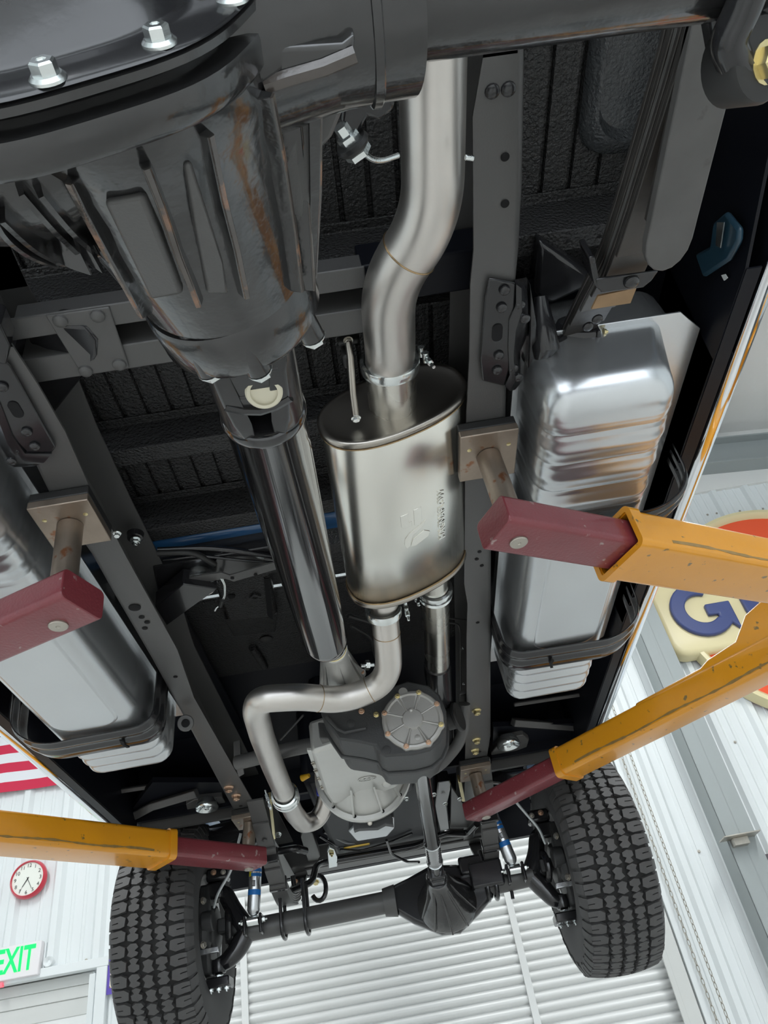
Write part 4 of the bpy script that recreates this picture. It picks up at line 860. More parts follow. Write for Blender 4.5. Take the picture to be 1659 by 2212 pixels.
c_ = Vector((0.0377,1.5688,1.9650)); v1 = mk('band_clamp', G().lathe(c_ - md * .012, (oL[2] - oL[1]), [(.037, 0), (.0435, .002), (.0445, .006), (.0445, .018), (.0435, .022), (.037, .024)], 44, cap=False), zinc, T, label='bright steel band clamp'); clampbits(c_, md, .044, (1, 0, .0), v1, .9)
o2 = [MC1 - md * .01 + u * .072, Vector((0.1774,1.6706,2.0400)), Vector((0.1779,2.0542,2.0400))]
p4 = pipe(o2, .036, fr=.02, label='straight stainless exhaust outlet')
mk('exhaust_pipe', G().tube([o2[2] + Vector((0, -.02, 0)), o2[2] + Vector((.0, .03, 0)), (0.1831,2.2912,2.0300), (0.1770,2.4457,1.9700)], [.040, .040, .037, .037], 32), gloss_black, T, ang=60)
c_ = Vector((0.1777,1.6531,2.0400)); v2 = mk('band_clamp', G().lathe(c_ - md * .03, (o2[2] - o2[1]), [(.037, 0), (.0435, .002), (.0455, .008), (.0455, .022), (.040, .03), (.0445, .036), (.037, .042)], 44, cap=False), zinc, T, label='bright steel band clamp'); clampbits(c_, md, .044, (-1, 0, -.3), v2, .7)

# ---- brake and fuel lines
def line(pts, r=.003, m=zinc, nm='brake_line', par=T, fr=.03): return mk(nm, G().tube(fillet(pts, fr, 5), r, 8), m, par, ang=80)
line([(0.2332,2.0013,2.1500), (0.2645,2.0170,2.1500), (0.2706,2.0551,2.1500), (0.2714,2.4489,2.1300)], .003, rail_black); line([(0.2353,1.9915,2.1600), (0.2984,2.0283,2.1600)], .003, rail_black)
for a, b in ((((-0.5013,1.4906,2.2000)), (-0.3004,1.5744,2.1800)),): pass
line([(-0.4948,1.5061,2.2100), (-0.3836,1.5271,2.2100), (-0.2949,1.5524,2.2000), (-0.2075,1.5941,2.1900)], .007, gloss_black, 'fuel_hose')
line([(-0.4946,1.5064,2.2000), (-0.4066,1.5251,2.2000), (-0.3671,1.5797,2.1900)], .008, rubber_dark, 'fuel_hose')
line([(-0.4899,1.5379,2.2000), (-0.3995,1.5432,2.2000), (-0.2789,1.5884,2.1900), (-0.2115,1.6161,2.1900)], .004, gloss_black, 'fuel_hose')
line([(-0.4909,1.5120,2.2150), (-0.3420,1.5515,2.2150), (-0.2444,1.5996,2.2000)], .003, zinc)
for y, z in ((1425, 2.12), (1478, 2.12)): bolt((0.2734,2.1188,2.1200), (-1, 0, -.3), .006, T) if y == 1425 else bolt((0.2795,2.3642,2.1200), (-1, 0, -.3), .006, T)
wl = line([(-0.3586,1.6023,2.1600), (-0.3534,1.6149,2.1500), (-0.3634,1.6627,2.1500), (-0.3762,1.6860,2.1500)], .002, zinc, 'ground_wire')
line([(-0.3542,1.6037,2.1600), (-0.3510,1.6200,2.1500), (-0.3620,1.6676,2.1500), (-0.3749,1.6911,2.1500)], .0018, zinc, 'ground_wire')
mk('wire_plug', G().cyl((-0.3740,1.6821,2.1500), (-0.3853,1.7087,2.1500), .007, 10), rubber_dark, wl)
mk('wire_terminal', G().tube([(-0.3842,1.7044,2.1500), (-0.3966,1.7145,2.1500), (-0.4050,1.7284,2.1500)], .003, 8), zinc, wl)
line([(-0.0523,1.8415,2.1000), (-0.0038,1.9176,2.1000), (0.0024,2.0453,2.1000)], .005, rubber_dark, 'fuel_hose'); line([(-0.0542,1.7862,2.1000), (0.0026,1.8419,2.1000)], .006, rubber_dark, 'fuel_hose')
mk('cable', G().tube([(-0.2643,2.3510,2.1000), (-0.3678,2.5114,2.1000)], .0035, 8), rail_black, T)
bolt((-0.5102,1.3929,2.1600), DN, .012, T, kind='nut', name='stud_nut')
mk('stud_cup', G().lathe((-0.5124,1.3945,2.1700), DN, [(.020, -.01), (.018, .004), (.012, .008)], 20), gloss_black, T)

# ---- saddle fuel tanks
def tank(xi, xo, s, label):      # xi inner edge, xo outer edge at the seam; s = +1 right, -1 left
    zb0, zs, zt = 1.932, 2.10, 2.27; Y0, Y1 = .93, 2.19
    def rib(y):
        if 1.0 < y < 1.27:
            ph = (y - 1.03) / .08; k = round(ph); h_ = math.floor(ph) + .5
            return (.0032 * math.exp(-((ph - k) * .08 / .005) ** 2)) - .0035 * math.exp(-((ph - h_) * .08 / .013) ** 2)
        if 1.93 < y < 2.14: return .004 * (1 - math.cos((y - 1.93) * 2 * pi / .0525))
        return 0
    ys = []; y = Y0
    R = .062
    for i in range(9): ys.append(Y0 + R * (1 - math.cos(i / 8 * pi / 2)))
    y = Y0 + R + .006
    while y < Y1 - R: ys.append(y); y += .0057
    for i in range(9): ys.append(Y1 - R + R * math.sin(i / 8 * pi / 2))
    rings = []
    for y in ys:
        e_ = 0
        if y < Y0 + R: e_ = R - math.sqrt(max(0, R * R - (Y0 + R - y) ** 2))
        if y > Y1 - R: e_ = R - math.sqrt(max(0, R * R - (y - Y1 + R) ** 2))
        rb = rib(y); zb = zb0 + e_ + rb
        taper = .0 + .0 * y
        bi, bo = xi + s * (.004 + e_ * .5 + rb * .3), xo - s * (.10 + e_ * .5 + rb * .3)
        if Y0 + .06 < y < Y0 + .10: pass
        r = .045; ring = []
        for i in range(6):
            a = i / 5 * pi / 2; ring.append((bi + s * (r - r * math.cos(a)), y, zb + r - r * math.sin(a)))
        for i in range(6):
            a = i / 5 * pi / 2; ring.append((bo - s * (r - r * math.sin(a)), y, zb + r - r * math.cos(a)))
        ring.append((bo + s * .025, y, zs)); ring.insert(0, (xi + s * (.0 + e_ * .3), y, zs))
        rings.append(ring)
    t = mk('fuel_tank', G().loft(rings), tank_m, T, ang=70, label=label)
    g = G(); g.loft([[(x, y, z) for x, y in ((xi - s * .012, Y0 - .012), (xo - s * .05, Y0 - .012), (xo, Y0 + .035), (xo, Y1 - .03), (xo - s * .04, Y1 + .012), (xi - s * .012, Y1 + .012))] for z in (zs - .001, zs + .003)])
    mk('tank_seam', g, tank_m, t, bev=.001)
    g = G(); g.loft([[(x + (xi + xo) / 2, b + (Y0 + Y1) / 2, z) for x, b in rrect(abs(xo - xi) * w_, (Y1 - Y0) * l_, .07, 6)] for z, w_, l_ in ((zs, .9, .97), (zt - .04, .88, .96), (zt - .01, .82, .93), (zt, .7, .85))])
    mk('tank_upper_shell', g, tank_m, t, ang=60)
    mk('pressed_field', G().loft([[((xi + xo) / 2 - s * .042 + a, 1.60 + b, z) for a, b in rrect(w_, l_, .05, 6)] for z, w_, l_ in ((zb0 + .003, .175, .50), (zb0 - .004, .165, .49), (zb0 - .004, .155, .48))]), tank_m, t, ang=70)
    return t
TR = tank(.368, .722, 1, 'silver saddle fuel tank on the passenger side')
TL = tank(-.628, -.982, -1, 'silver saddle fuel tank on the driver side')
def strap(xi, xo, s, yc, w_=.105, zb=1.918, up=True):
    path = fillet([(xi - s * .035, 0, 2.20), (xi - s * .025, 0, zb), (xo - s * .075, 0, zb - .004), (xo + s * .012, 0, zb + .06), (xo + s * .020, 0, 2.20)], [.06, .05, .07], 7)
    rings = []
    for i, p in enumerate(path):
        t_ = (path[min(i + 1, len(path) - 1)] - path[max(i - 1, 0)]).normalized(); n_ = Vector((0, 1, 0)).cross(t_) * s
        if n_.z > 0 and abs(n_.z) > .5: n_ = -n_
        pr_ = [(0, .0), (.10, .0), (.18, .005), (.28, .005), (.36, .0), (.52, .0), (.60, .005), (.70, .005), (.78, .0), (1, 0)]
        rings.append([p + Vector((0, yc + a * w_, 0)) + n_ * b for a, b in pr_] + [p + Vector((0, yc + a * w_, 0)) + n_ * (b - .003) for a, b in reversed(pr_)])
    return mk('tank_strap', G().loft(rings), gloss_black, T, ang=40, label='ribbed black tank strap')
ya = (0.4608,1.8188,1.9150)[1]; yb = (-0.7736,1.8622,1.9150)[1]
s1_ = strap(.368, .722, 1, ya); s2_ = strap(-.628, -.982, -1, yb); strap(.368, .722, 1, 1.275, .06)
for c_, p0 in ((s1_, (0.4688,1.8849,1.9100)), (s2_, (-0.6986,1.9210,1.9100))):
    mk('strap_joint', G().plate([Vector(p0) + Vector((-.004, -.025, 0)), Vector(p0) + Vector((.004, -.012, 0)), Vector(p0) + Vector((.0, .004, 0)), Vector(p0) + Vector((.006, .028, 0)), Vector(p0) + Vector((-.002, .028, 0)), Vector(p0) + Vector((-.008, .0, 0))], (0, 0, -.004)), hole_m, c_, flat=True)
mk('strap_bracket', G().lathe((-0.5709,2.0546,2.0000), (.1, -.9, -.5), [(.022, -.004), (.024, 0), (.022, .004), (.012, .004), (.011, -.004)], 24), rail_black, s2_)
hole((-0.5680,2.0443,1.9950), (.1, -.9, -.5), .011, s2_)

# ---- transfer case
def ypoly(pts, d, nm, m, par, bev=.0, label=None): return mk(nm, G().plate(pts, d), m, par, bev=bev, label=label)
YT = 1.95
out = [(-0.1535,1.9500,1.9906), (-0.1708,1.9500,1.9102), (-0.1513,1.9500,1.8663), (-0.1318,1.9500,1.8272), (-0.0791,1.9500,1.8098), (-0.0369,1.9500,1.7919), (-0.0290,1.9500,1.7701), (-0.0147,1.9500,1.7587), (0.0576,1.9500,1.7506), (0.1026,1.9500,1.7537), (0.1335,1.9500,1.7723), (0.1548,1.9500,1.8033), (0.1666,1.9500,1.8542), (0.1587,1.9500,1.9036), (0.1327,1.9500,1.9366), (0.0783,1.9500,1.9611), (-0.0295,1.9500,1.9390), (-0.0748,1.9500,1.9901)]
TC = ypoly(out, (0, .115, .0), 'transfer_case', tcase_m, T, .006, 'matte black cast transfer case')
cen = Vector((sum(p[0] for p in out) / len(out), YT, sum(p[2] for p in out) / len(out)))
ypoly([cen + (Vector(p) - cen) * 1.05 + Vector((0, .115, 0)) for p in out], (0, .02, 0), 'case_flange', tcase_m, TC, .003)
ypoly([cen + (Vector(p) - cen) * .96 + Vector((0, .13, 0)) for p in out], (0, .16, .02), 'case_front_half', tcase_m, TC, .01)
mk('shift_rib', G().tube([(-0.1565,1.9450,1.8945), (-0.1294,1.9450,1.8535), (-0.1121,1.9450,1.8411), (-0.0554,1.9450,1.8425)], .005, 8), tcase_m, TC)
for p in ((-0.0933,1.9500,1.8649), (-0.0097,1.9500,1.7754)): put('core_plug', 'disc', tcase_m, p, (0, -1, 0), .012, TC)
for p, m_ in (((-0.0603,1.9500,1.8937), copper_bolt), ((-0.0270,1.9500,1.9204), zinc_yellow), ((-0.0218,1.9500,1.8771), zinc_yellow), ((-0.0851,1.9500,1.9093), zinc_yellow)): bolt((p[0], YT - .001, p[2]), (0, -1, 0), .0085, TC, m_)
cc = Vector((0.0724,1.9300,1.8427)); cc.y = YT
RC = .0785
def crn(a, r, h): return 1 + (.055 * max(0, math.cos((a - pi / 8) * 8)) ** 3 if r > .07 else 0)
CVR = mk('access_cover', G().lathe(cc, (0, -1, 0), [(RC + .004, 0), (RC + .004, .008), (RC, .012), (RC - .006, .013), (RC - .010, .009), (.030, .009), (.026, .014), (.005, .0145)], 96, fr=crn, u=(1, 0, 0)), alu_cover, TC, ang=35, label='round grey cast cover with eight radial ribs')
for k in range(8):
    a = pi / 8 + k * pi / 4; d = Vector((math.cos(a), 0, math.sin(a))); 
    mk('radial_rib', G().tube([cc + d * .022 + Vector((0, -.010, 0)), cc + d * (RC - .006) + Vector((0, -.010, 0))], .0028, 8), alu_cover, CVR)
    bolt(cc + d * (RC - .001) + Vector((0, -.012, 0)), (0, -1, 0), .0075, CVR, copper_bolt if k in (0, 3, 4, 5, 6, 7)[:5] else zinc_yellow)
mk('cast_nub', G().lathe(cc + Vector((0, -.01, .024)), (0, -1, 0), [(.007, 0), (.006, .007), (.003, .009)], 12), alu_cover, CVR)
put('cover_plug', 'disc', alu_cover, cc + Vector((.004, -.009, -.052)), (0, -1, 0), .008, CVR)
mk('cover_ear', G().lathe(cc + Vector((-.012, 0, .082)), (0, -1, 0), [(.014, 0), (.014, .008), (.012, .012)], 24), alu_cover, CVR)
# tail housing that takes the drive shaft
e0 = Vector((-0.0978,1.6394,1.9250)); e1_ = Vector((-0.0978,2.0102,1.9850)); dd2 = (e1_ - e0).normalized(); HL = (e1_ - e0).length
TH = mk('tail_housing', G().lathe(e0, dd2, [(.030, .0), (.0345, .002), (.0355, .010), (.034, .014), (.038, HL * .25), (.050, HL * .6), (.062, HL * .9), (.068, HL * .95), (.070, HL), (.070, HL + .02)], 40, u=(1, 0, 0)), aluminium, T, ang=40, label='bare cast aluminium tail housing')
mk('seal_ring', G().ring(e0 + dd2 * .001, dd2, .0315, .0018, 40, 8), zinc_yellow, TH)
mk('output_seal', G().lathe(e0 + dd2 * .01, -dd2, [(.030, 0), (.028, .010), (.020, .013), (.018, .008), (.010, .012)], 32), gloss_black, TH)
for k in range(6):
    a = k * pi / 3 + .3; d = sx * math.cos(a) + sz * math.sin(a)
    mk('stiffening_rib', G().plate([e0 + dd2 * .03 + d * .034, e0 + dd2 * HL * .95 + d * .060, e0 + dd2 * HL * .95 + d * .076, e0 + dd2 * HL * .5 + d * .044], (.003, 0, 0)), aluminium, TH)
    c_ = e0 + dd2 * HL + d * .074; mk('bolt_ear', G().lathe(c_, -dd2, [(.010, -.01), (.010, .006), (.009, .008)], 16), aluminium, TH); bolt(c_ - dd2 * .008, -dd2, .0065, TH, copper_bolt)
sw = mk('sensor_plug', G().cyl((-0.0414,1.8731,1.9900), (-0.0061,1.8805,1.9900), .006, 10), zinc, TC); mk('sensor_hex', G().cyl((-0.0300,1.8745,1.9900), (-0.0200,1.8781,1.9900), .014, 6), zinc, TC, flat=True)

# ---- transmission and bell housing
zt_ = 1.868
fb = [(-0.2251,2.1122,1.8680), (-0.2322,2.4514,1.8680), (-0.2219,2.5621,1.8680), (-0.1080,2.5769,1.8680), (0.0087,2.5108,1.8680), (0.0434,2.3598,1.8680), (0.0229,2.1983,1.8680), (-0.1029,2.0718,1.8680)]
TM = mk('transmission', G().plate(fb, (0, 0, .10)), aluminium, T, bev=.012, label='bare aluminium transmission case')
mk('sump_rim', G().plate([(-0.2367,2.1164,1.8800), (-0.2139,2.1268,1.8800), (-0.2167,2.4818,1.8800), (-0.2390,2.4437,1.8800)], (0, 0, .010)), aluminium, TM, bev=.002)
for p in ((-0.2313,2.2104,1.8790), (-0.2323,2.2671,1.8790), (-0.2322,2.3388,1.8790), (-0.2321,2.4141,1.8790)): bolt(p, DN, .0075, TM, bolt_steel)
bc = Vector((-.105, 2.60, 1.972))
bell = mk('bell_housing', G().lathe(bc, (0, -1, 0), [(.165, -.02), (.168, 0), (.164, .006), (.150, .008), (.146, .004), (.132, .05), (.105, .12), (.08, .2)], 64), aluminium, TM, ang=40)
for a_ in (222, 252, 288, 318):
    a = math.radians(a_); d = Vector((math.cos(a), 0, math.sin(a))); 
    put('bolt_hole', 'disc', hole_m, bc + d * .153 + Vector((0, -.0085, 0)), (0, -1, 0), .006, bell)
    mk('bell_rib', G().plate([bc + d * .158 + Vector((0, -.004, 0)), bc + d * .12 + Vector((0, -.16, 0)), bc + d * .11 + Vector((0, -.004, 0))], (.006 * d.z, 0, -.006 * d.x)), aluminium, bell)
mk('drain_bulge', G().lathe((-0.0248,2.4586,1.8680), (.2, -.3, -1), [(.020, -.02), (.020, 0), (.015, .005), (.006, .006)], 24), aluminium, TM, ang=60)
lg = mk('cast_oval', G().tube([Vector((-0.0867,2.3837,1.8660)) + Vector((.028 * math.cos(i * pi / 10), .018 * math.sin(i * pi / 10), 0)) for i in range(21)], .0018, 6), aluminium, TM)
for i in range(3): mk('cast_mark', G().ring(Vector((-0.0867,2.3837,1.8660)) + Vector((-.014 + .014 * i, 0, 0)), DN, .006, .0016, 14, 6), aluminium, TM)
mk('case_wedge', G().plate([(-0.1918,2.0569,1.8850), (-0.1879,2.1802,1.8850), (-0.1734,2.2539,1.8850), (-0.1500,2.2727,1.8850), (-0.0627,2.2533,1.8850), (-0.1049,2.1124,1.8850)], (0, 0, .05)), rail_black, TM, bev=.004)
bolt((-0.1622,2.2302,1.8840), DN, .010, TM)
# engine oil pan and starter cover seen beyond the bell
ep_ = mk('oil_pan', G().plate([(-0.2142,3.0864,1.9300), (-0.1760,2.9965,1.9300), (-0.0260,3.0086,1.9300), (-0.0344,3.1515,1.9300), (-0.0660,3.2329,1.9300), (-0.1948,3.2243,1.9300)], (0, .12, .10)), tank_m, T, bev=.008, label='light grey oil pan')
mk('pan_bracket', G().plate([(-0.1617,2.6300,1.8328), (-0.0310,2.6300,1.8298), (-0.0299,2.6300,1.7884), (-0.0566,2.6300,1.7976), (-0.0846,2.6300,1.7889), (-0.1461,2.6300,1.7966), (-0.1636,2.6300,1.7937)], (0, .03, 0)), tcase_m, ep_, bev=.002)
bolt((-0.1065,2.6200,1.8049), (0, -1, -.3), .008, ep_, bolt_steel)
EB = mk('engine_block', G().bx(-.34, .16, 2.75, 3.75, 2.03, 2.6).bx(-.27, .07, 2.62, 3.0, 2.0, 2.5), body_black, T, bev=.03)
mk('exhaust_flange', G().box(Vector((-0.2592,2.8190,2.0400)), (.07, .02, .09)), mat('blue tinted steel', (.04, .06, .45), .3, .6), T, bev=.004)
mk('sensor_boot', G().tube([(-0.3208,2.6323,2.0000), (-0.2927,2.6190,2.0000)], [.012, .007], 12), mat('yellow boot', (.8, .45, .02), .4), T)

# ---- crossmember tubes that carry the transmission
XM = mk('transmission_crossmember', G().tube(fillet([(-0.4931,2.3784,1.9900), (-0.2886,2.2934,1.9700), (-0.1817,2.2722,1.9600), (-0.0630,2.3342,1.9300)], .06, 6), .023, 24), rail_black, T, ang=60)
mk('crossmember_bow', G().tube(fillet([(-0.0158,2.3958,1.8800), (0.0785,2.4758,1.8800), (0.1516,2.4776,1.9000), (0.2392,2.4092,1.9500), (0.2605,2.3223,2.0300)], .05, 6), .019, 20), rail_black, XM, ang=60)
mk('mount_plate', G().plate([(0.2502,2.3125,2.0600), (0.2747,2.3118,2.0600), (0.2586,2.4909,1.9900), (0.2431,2.5240,1.9900), (0.2323,2.3652,1.9900)], (.004, 0, .01)), rail_black, XM, bev=.002)
mk('mount_hub', G().cyl((0.1903,2.2839,1.9700), (0.2273,2.2747,1.9700), .034, 24).cyl((0.2199,2.2787,1.9700), (0.2317,2.2731,1.9700), .046, 24), rubber_dark, XM, bev=.003)
mk('rail_tab', G().plate([(-0.5011,2.3686,2.0000), (-0.4776,2.3637,2.0000), (-0.4957,2.5050,2.0000), (-0.5210,2.5276,2.0000)], (0, 0, .06)), rail_black, XM, bev=.002)

# ---- front drive shaft
F0, F1 = Vector((.075, 2.02, 1.80)), Vector((0.0984,3.1600,1.7308)); fd = (F1 - F0).normalized(); FL = (F1 - F0).length
prf = [(.03, 0), (.0235, .02), (.0235, FL * .66), (.028, FL * .665), (.028, FL * .675)]
n_ = 7
for i in range(n_): prf += [(.0255, FL * (.68 + i * .022)), (.0285, FL * (.691 + i * .022))]
prf += [(.028, FL * .84), (.029, FL * .85), (.021, FL * .855), (.021, FL * .95)]
fs = mk('front_drive_shaft', G().lathe(F0, fd, prf, 32), tube_black, T, ang=40, label='slim glossy front drive shaft')
for k in (.672, .845): mk('boot_clamp', G().ring(F0 + fd * FL * k, fd, .0285, .0022, 28, 6), zinc, fs)
mk('joint_yoke', G().box(F0 + fd * FL * .965, (.060, .05, .05)).box(F0 + fd * FL * .99, (.05, .05, .06)).cyl(F0 + fd * FL * .97 - Vector((.036, 0, 0)), F0 + fd * FL * .97 + Vector((.036, 0, 0)), .013), gloss_black, fs, bev=.005)

# ---- front axle
A1, A2 = Vector((-0.6931,3.4000,1.7161)), Vector((-0.0959,3.4000,1.7252)); B1, B2 = Vector((0.2966,3.4000,1.7199)), Vector((0.4916,3.4000,1.7257))
FA = mk('front_axle', G().tube([A1, A2], .0415, 32), rail_black, T, label='black front axle tube')
mk('axle_tube', G().tube([B1, B2], .0415, 32), rail_black, FA); mk('axle_collar', G().tube([A2 - Vector((.03, 0, 0)), A2 + Vector((.02, 0, 0))], [.052, .06], 32), rail_black, FA)
def dpoly(Yv, k, off=(0, 0)):
    pp = [(-0.1078,3.4000,1.7710), (-0.1129,3.4000,1.7022), (-0.0176,3.4000,1.6285), (0.0836,3.4000,1.5718), (0.1569,3.4000,1.5662), (0.2442,3.4000,1.6200), (0.3154,3.4000,1.6712), (0.3334,3.4000,1.7438), (0.2723,3.4000,1.7812), (0.1915,3.4000,1.8132), (0.0867,3.4000,1.8276), (-0.0169,3.4000,1.7947)]
    cx_ = sum(p[0] for p in pp) / len(pp) + off[0]; cz_ = sum(p[2] for p in pp) / len(pp) + off[1]
    return [(cx_ + (p[0] - cx_ + off[0]) * k, Yv, cz_ + (p[2] - cz_ + off[1]) * k) for p in pp]
fdh = G().loft([dpoly(3.37, .93), dpoly(3.385, 1.0), dpoly(3.415, 1.0), dpoly(3.45, .9), dpoly(3.52, .7)])
pz = F1 + Vector((.0, .06, 0))
FD = mk('front_differential', fdh, gloss_black, FA, bev=.006, ang=40, label='gloss black front differential housing')
cz0 = Vector((.125, 3.36, 1.675))
def ring_at(c, r, n=12, sq=1.0): return [c + Vector((r * math.cos(2 * pi * i / n), 0, r * sq * math.sin(2 * pi * i / n))) for i in range(n)]
mk('pinion_snout', G().loft([ring_at(F1 + Vector((0, .02, 0)), .040, 32), ring_at(F1 + Vector((0, .04, 0)), .045, 32), ring_at(F1.lerp(cz0, .45), .055, 32), ring_at(F1.lerp(cz0, .75), .085, 32), ring_at(cz0, .118, 32, .9), ring_at(cz0 + Vector((0, .05, 0)), .125, 32, .85)]), cast_black, FD, ang=60)
for a_ in (200, 235, 270, 305, 340, 20):
    a = math.radians(a_); d = Vector((math.cos(a), 0, math.sin(a))); s = Vector((-d.z, 0, d.x)) * .004
    q = [F1 + Vector((0, .04, 0)) + d * .042, F1.lerp(cz0, .5) + d * .070, cz0 + d * .118, cz0 + d * .08 + Vector((0, .01, 0)), F1.lerp(cz0, .5) + d * .04]
    mk('casting_rib', G().plate([p + s for p in q], -2 * s), cast_black, FD, bev=.002)
mk('lower_bowl', G().loft([ring_at(cz0 + Vector((.0, -.02, -.03)), .05, 24, .8), ring_at(cz0 + Vector((.0, -.005, -.03)), .085, 24, .75), ring_at(cz0 + Vector((.0, .03, -.03)), .105, 24, .72)]), cast_black, FD, ang=60)
mk('spring_perch', G().bx(.235, .37, 3.33, 3.45, 1.70, 1.80).bx(.20, .30, 3.34, 3.42, 1.76, 1.83), gloss_black, FA, bev=.01)
mk('bracket_ear', G().plate([(0.2203,3.3600,1.8127), (0.3280,3.3600,1.8160), (0.3295,3.3600,1.7350), (0.2408,3.3600,1.7326)], (0, .05, 0)), gloss_black, FA, bev=.006)
def ring_strap(c, parent, nm='u_bolt', h=.10, r=.0075):
    c = V(c); pts = fillet([c + Vector((0, -.052, h)), c + Vector((0, -.056, -.055)), c + Vector((0, .056, -.055)), c + Vector((0, .052, h))], .05, 8)
    return mk(nm, G().tube(pts, r, 10), gloss_black, parent)
pa = lambda px: A1.lerp(A2, px)
ring_strap(pa(.26), FA, h=.14); ring_strap(pa(.42), FA, h=.14); ring_strap(B1 + Vector((.0, 0, 0)), FA, h=.12, r=.009); ring_strap(B1 + Vector((.035, 0, 0)), FA, h=.12, r=.009)
mk('drain_nipple', G().cyl((0.3926,3.4000,1.6808), (0.3906,3.4000,1.6516), .007), gloss_black, FA)
# front springs
def fspring(x, w_, lab):
    def z(y): return 1.835 + (abs(y - 3.42) ** 1.6) * .52
    root = None
    for k, (a, b) in enumerate(((2.86, 4.05), (2.95, 3.95), (3.06, 3.82), (3.16, 3.70), (3.25, 3.60))):
        rings = []
        for i in range(17):
            y = a + (b - a) * i / 16; zz = z(y) - .009 * k; rings.append([(x - w_ / 2, y, zz), (x + w_ / 2, y, zz), (x + w_ / 2, y, zz - .008), (x - w_ / 2, y, zz - .008)])
        if root is None: root = mk('leaf_spring', G().loft(rings), rail_black, T, bev=.001, label=lab)
        else: mk('spring_leaf', G().loft(rings), rail_black, root, bev=.001)
    for yy in (3.10, 3.28):
        zz = z(yy); mk('spring_clip', G().bx(x - w_ / 2 - .004, x + w_ / 2 + .004, yy - .012, yy + .012, zz - .046, zz + .006), gloss_black, root, bev=.003)
    rivet((x, 3.02, z(3.02) - .02), DN, .010, root)
    return root
fspring(-.530, .062, 'front leaf spring on the driver side'); fspring(.338, .062, 'front leaf spring on the passenger side')
# shock absorbers
def shock(p0, p1, lab, flip):
    p0, p1 = V(p0), V(p1); d = (p1 - p0).normalized(); L_ = (p1 - p0).length
    sh = mk('shock_absorber', G().lathe(p0, d, [(.018, -.05), (.0245, 0), (.0255, .01), (.0255, L_ - .02), (.020, L_ - .008), (.012, L_)], 32), tank_m, T, ang=40, label=lab)
    bl_ = mat('blue shock label', (.02, .20, .62), .35) if 'blue shock label' not in MATS else MATS['blue shock label']
    yl_ = mat('yellow shock label', (.80, .72, .03), .35) if 'yellow shock label' not in MATS else MATS['yellow shock label']
    def band(t0, t1, m_, a0=0, a1=2 * pi):
        g = G(); _, uu, vv = basis(d); rings = []
        for i in range(25):
            a = a0 + (a1 - a0) * i / 24; q = uu * math.cos(a) + vv * math.sin(a)
            rings.append([p0 + d * t0 + q * .0258, p0 + d * t1 + q * .0258, p0 + d * t1 + q * .025, p0 + d * t0 + q * .025])
        return mk('label_band', g.loft(rings, cap=True), m_, sh, ang=60)
    o = L_ - .17
    band(o, o + .012, bl_); band(o + .018, o + .030, bl_); band(o + .078, o + .098, bl_)
    _, uu, vv = basis(d); a0 = math.atan2(-vv.y, -uu.y)
    band(o - .004, o + .030, yl_, a0 + .5 * flip, a0 + 1.1 * flip); band(o + .045, o + .068, MATS['black print'], a0 - .28, a0 + .28)
    band(o + .048, o + .065, tank_m, a0 - .2, a0 + .2)
    e_ = p1 + d * .018; mk('shock_eye', G().cyl(e_ - Vector((.022, 0, 0)), e_ + Vector((.022, 0, 0)), .018, 24), zinc, sh)
    for s in (-1, 1): mk('shock_clevis', G().bx(e_.x + s * .038, e_.x + s * .026, e_.y - .022, e_.y + .03, e_.z - .05, e_.z + .022), gloss_black, sh, bev=.005)
    for s in (-1, 1): put('clevis_bolt', 'nut', zinc, e_ + Vector((s * .038, 0, 0)), (s, 0, 0), .012, sh)
    return sh
shock((-0.6080,3.3000,2.0548), (-0.6435,3.3200,1.7485), 'silver shock absorber with blue bands, driver side', 1)
shock((0.3665,3.3000,2.0084), (0.4137,3.3200,1.7587), 'silver shock absorber with blue bands, passenger side', 1)
# sway bar, front crossmember, radiator support
mk('sway_bar', G().tube(fillet([(-0.5166,3.5133,1.8600), (-0.4301,3.5904,1.9000), (-0.4124,3.6375,1.9800), (-0.3815,3.6906,2.0000), (0.0482,3.7098,2.0000), (0.1832,3.6590,2.0200), (0.2926,3.7253,2.0200), (0.3335,3.6079,2.0200)], .03, 6), .0145, 16), gloss_black, T, label='black front sway bar')
fc = mk('front_crossmember', G().bx(-.62, .42, 3.86, 3.96, 2.045, 2.13).bx(-.50, .40, 3.90, 4.0, 2.035, 2.05), rail_black, T, bev=.008)
mk('bar_clamp', G().plate([(-0.3495,3.5580,2.0000), (-0.3314,3.4964,2.0000), (-0.3156,3.5357,2.0000), (-0.3137,3.6423,2.0000), (-0.3262,3.7291,1.9800), (-0.3676,3.7330,1.9800)], (0, 0, .02)), zinc, fc, bev=.003)
put('clamp_bolt', 'nut', zinc_yellow, (-0.3306,3.5515,1.9950), DN, .011, fc)
mk('tow_bracket', G().plate([(-0.4225,3.3634,2.0600), (-0.3945,3.4475,2.0600), (-0.4088,3.8102,2.0600), (-0.4523,3.9302,2.0600), (-0.4743,3.8480,2.0600), (-0.4510,3.4822,2.0600)], (0, 0, .04)), rail_black, T, bev=.003)
mk('steering_link', G().tube(fillet([(-0.5529,3.4106,2.0000), (-0.4650,3.4106,2.0000), (-0.4344,3.4733,2.0000)], .02, 4), .016, 12), gloss_black, T)
mk('bar_link', G().tube([(-0.5210,3.6311,1.9500), (-0.5140,3.6417,1.8500)], .011, 12), gloss_black, T)
mk('tow_hook', G().tube([Vector((-0.4336,3.8320,1.9300)) + Vector((.035 * math.cos(a_), 0, .055 * math.sin(a_))) for a_ in [i * pi / 9 - 2.6 for i in range(13)]], .011, 10), gloss_black, T)
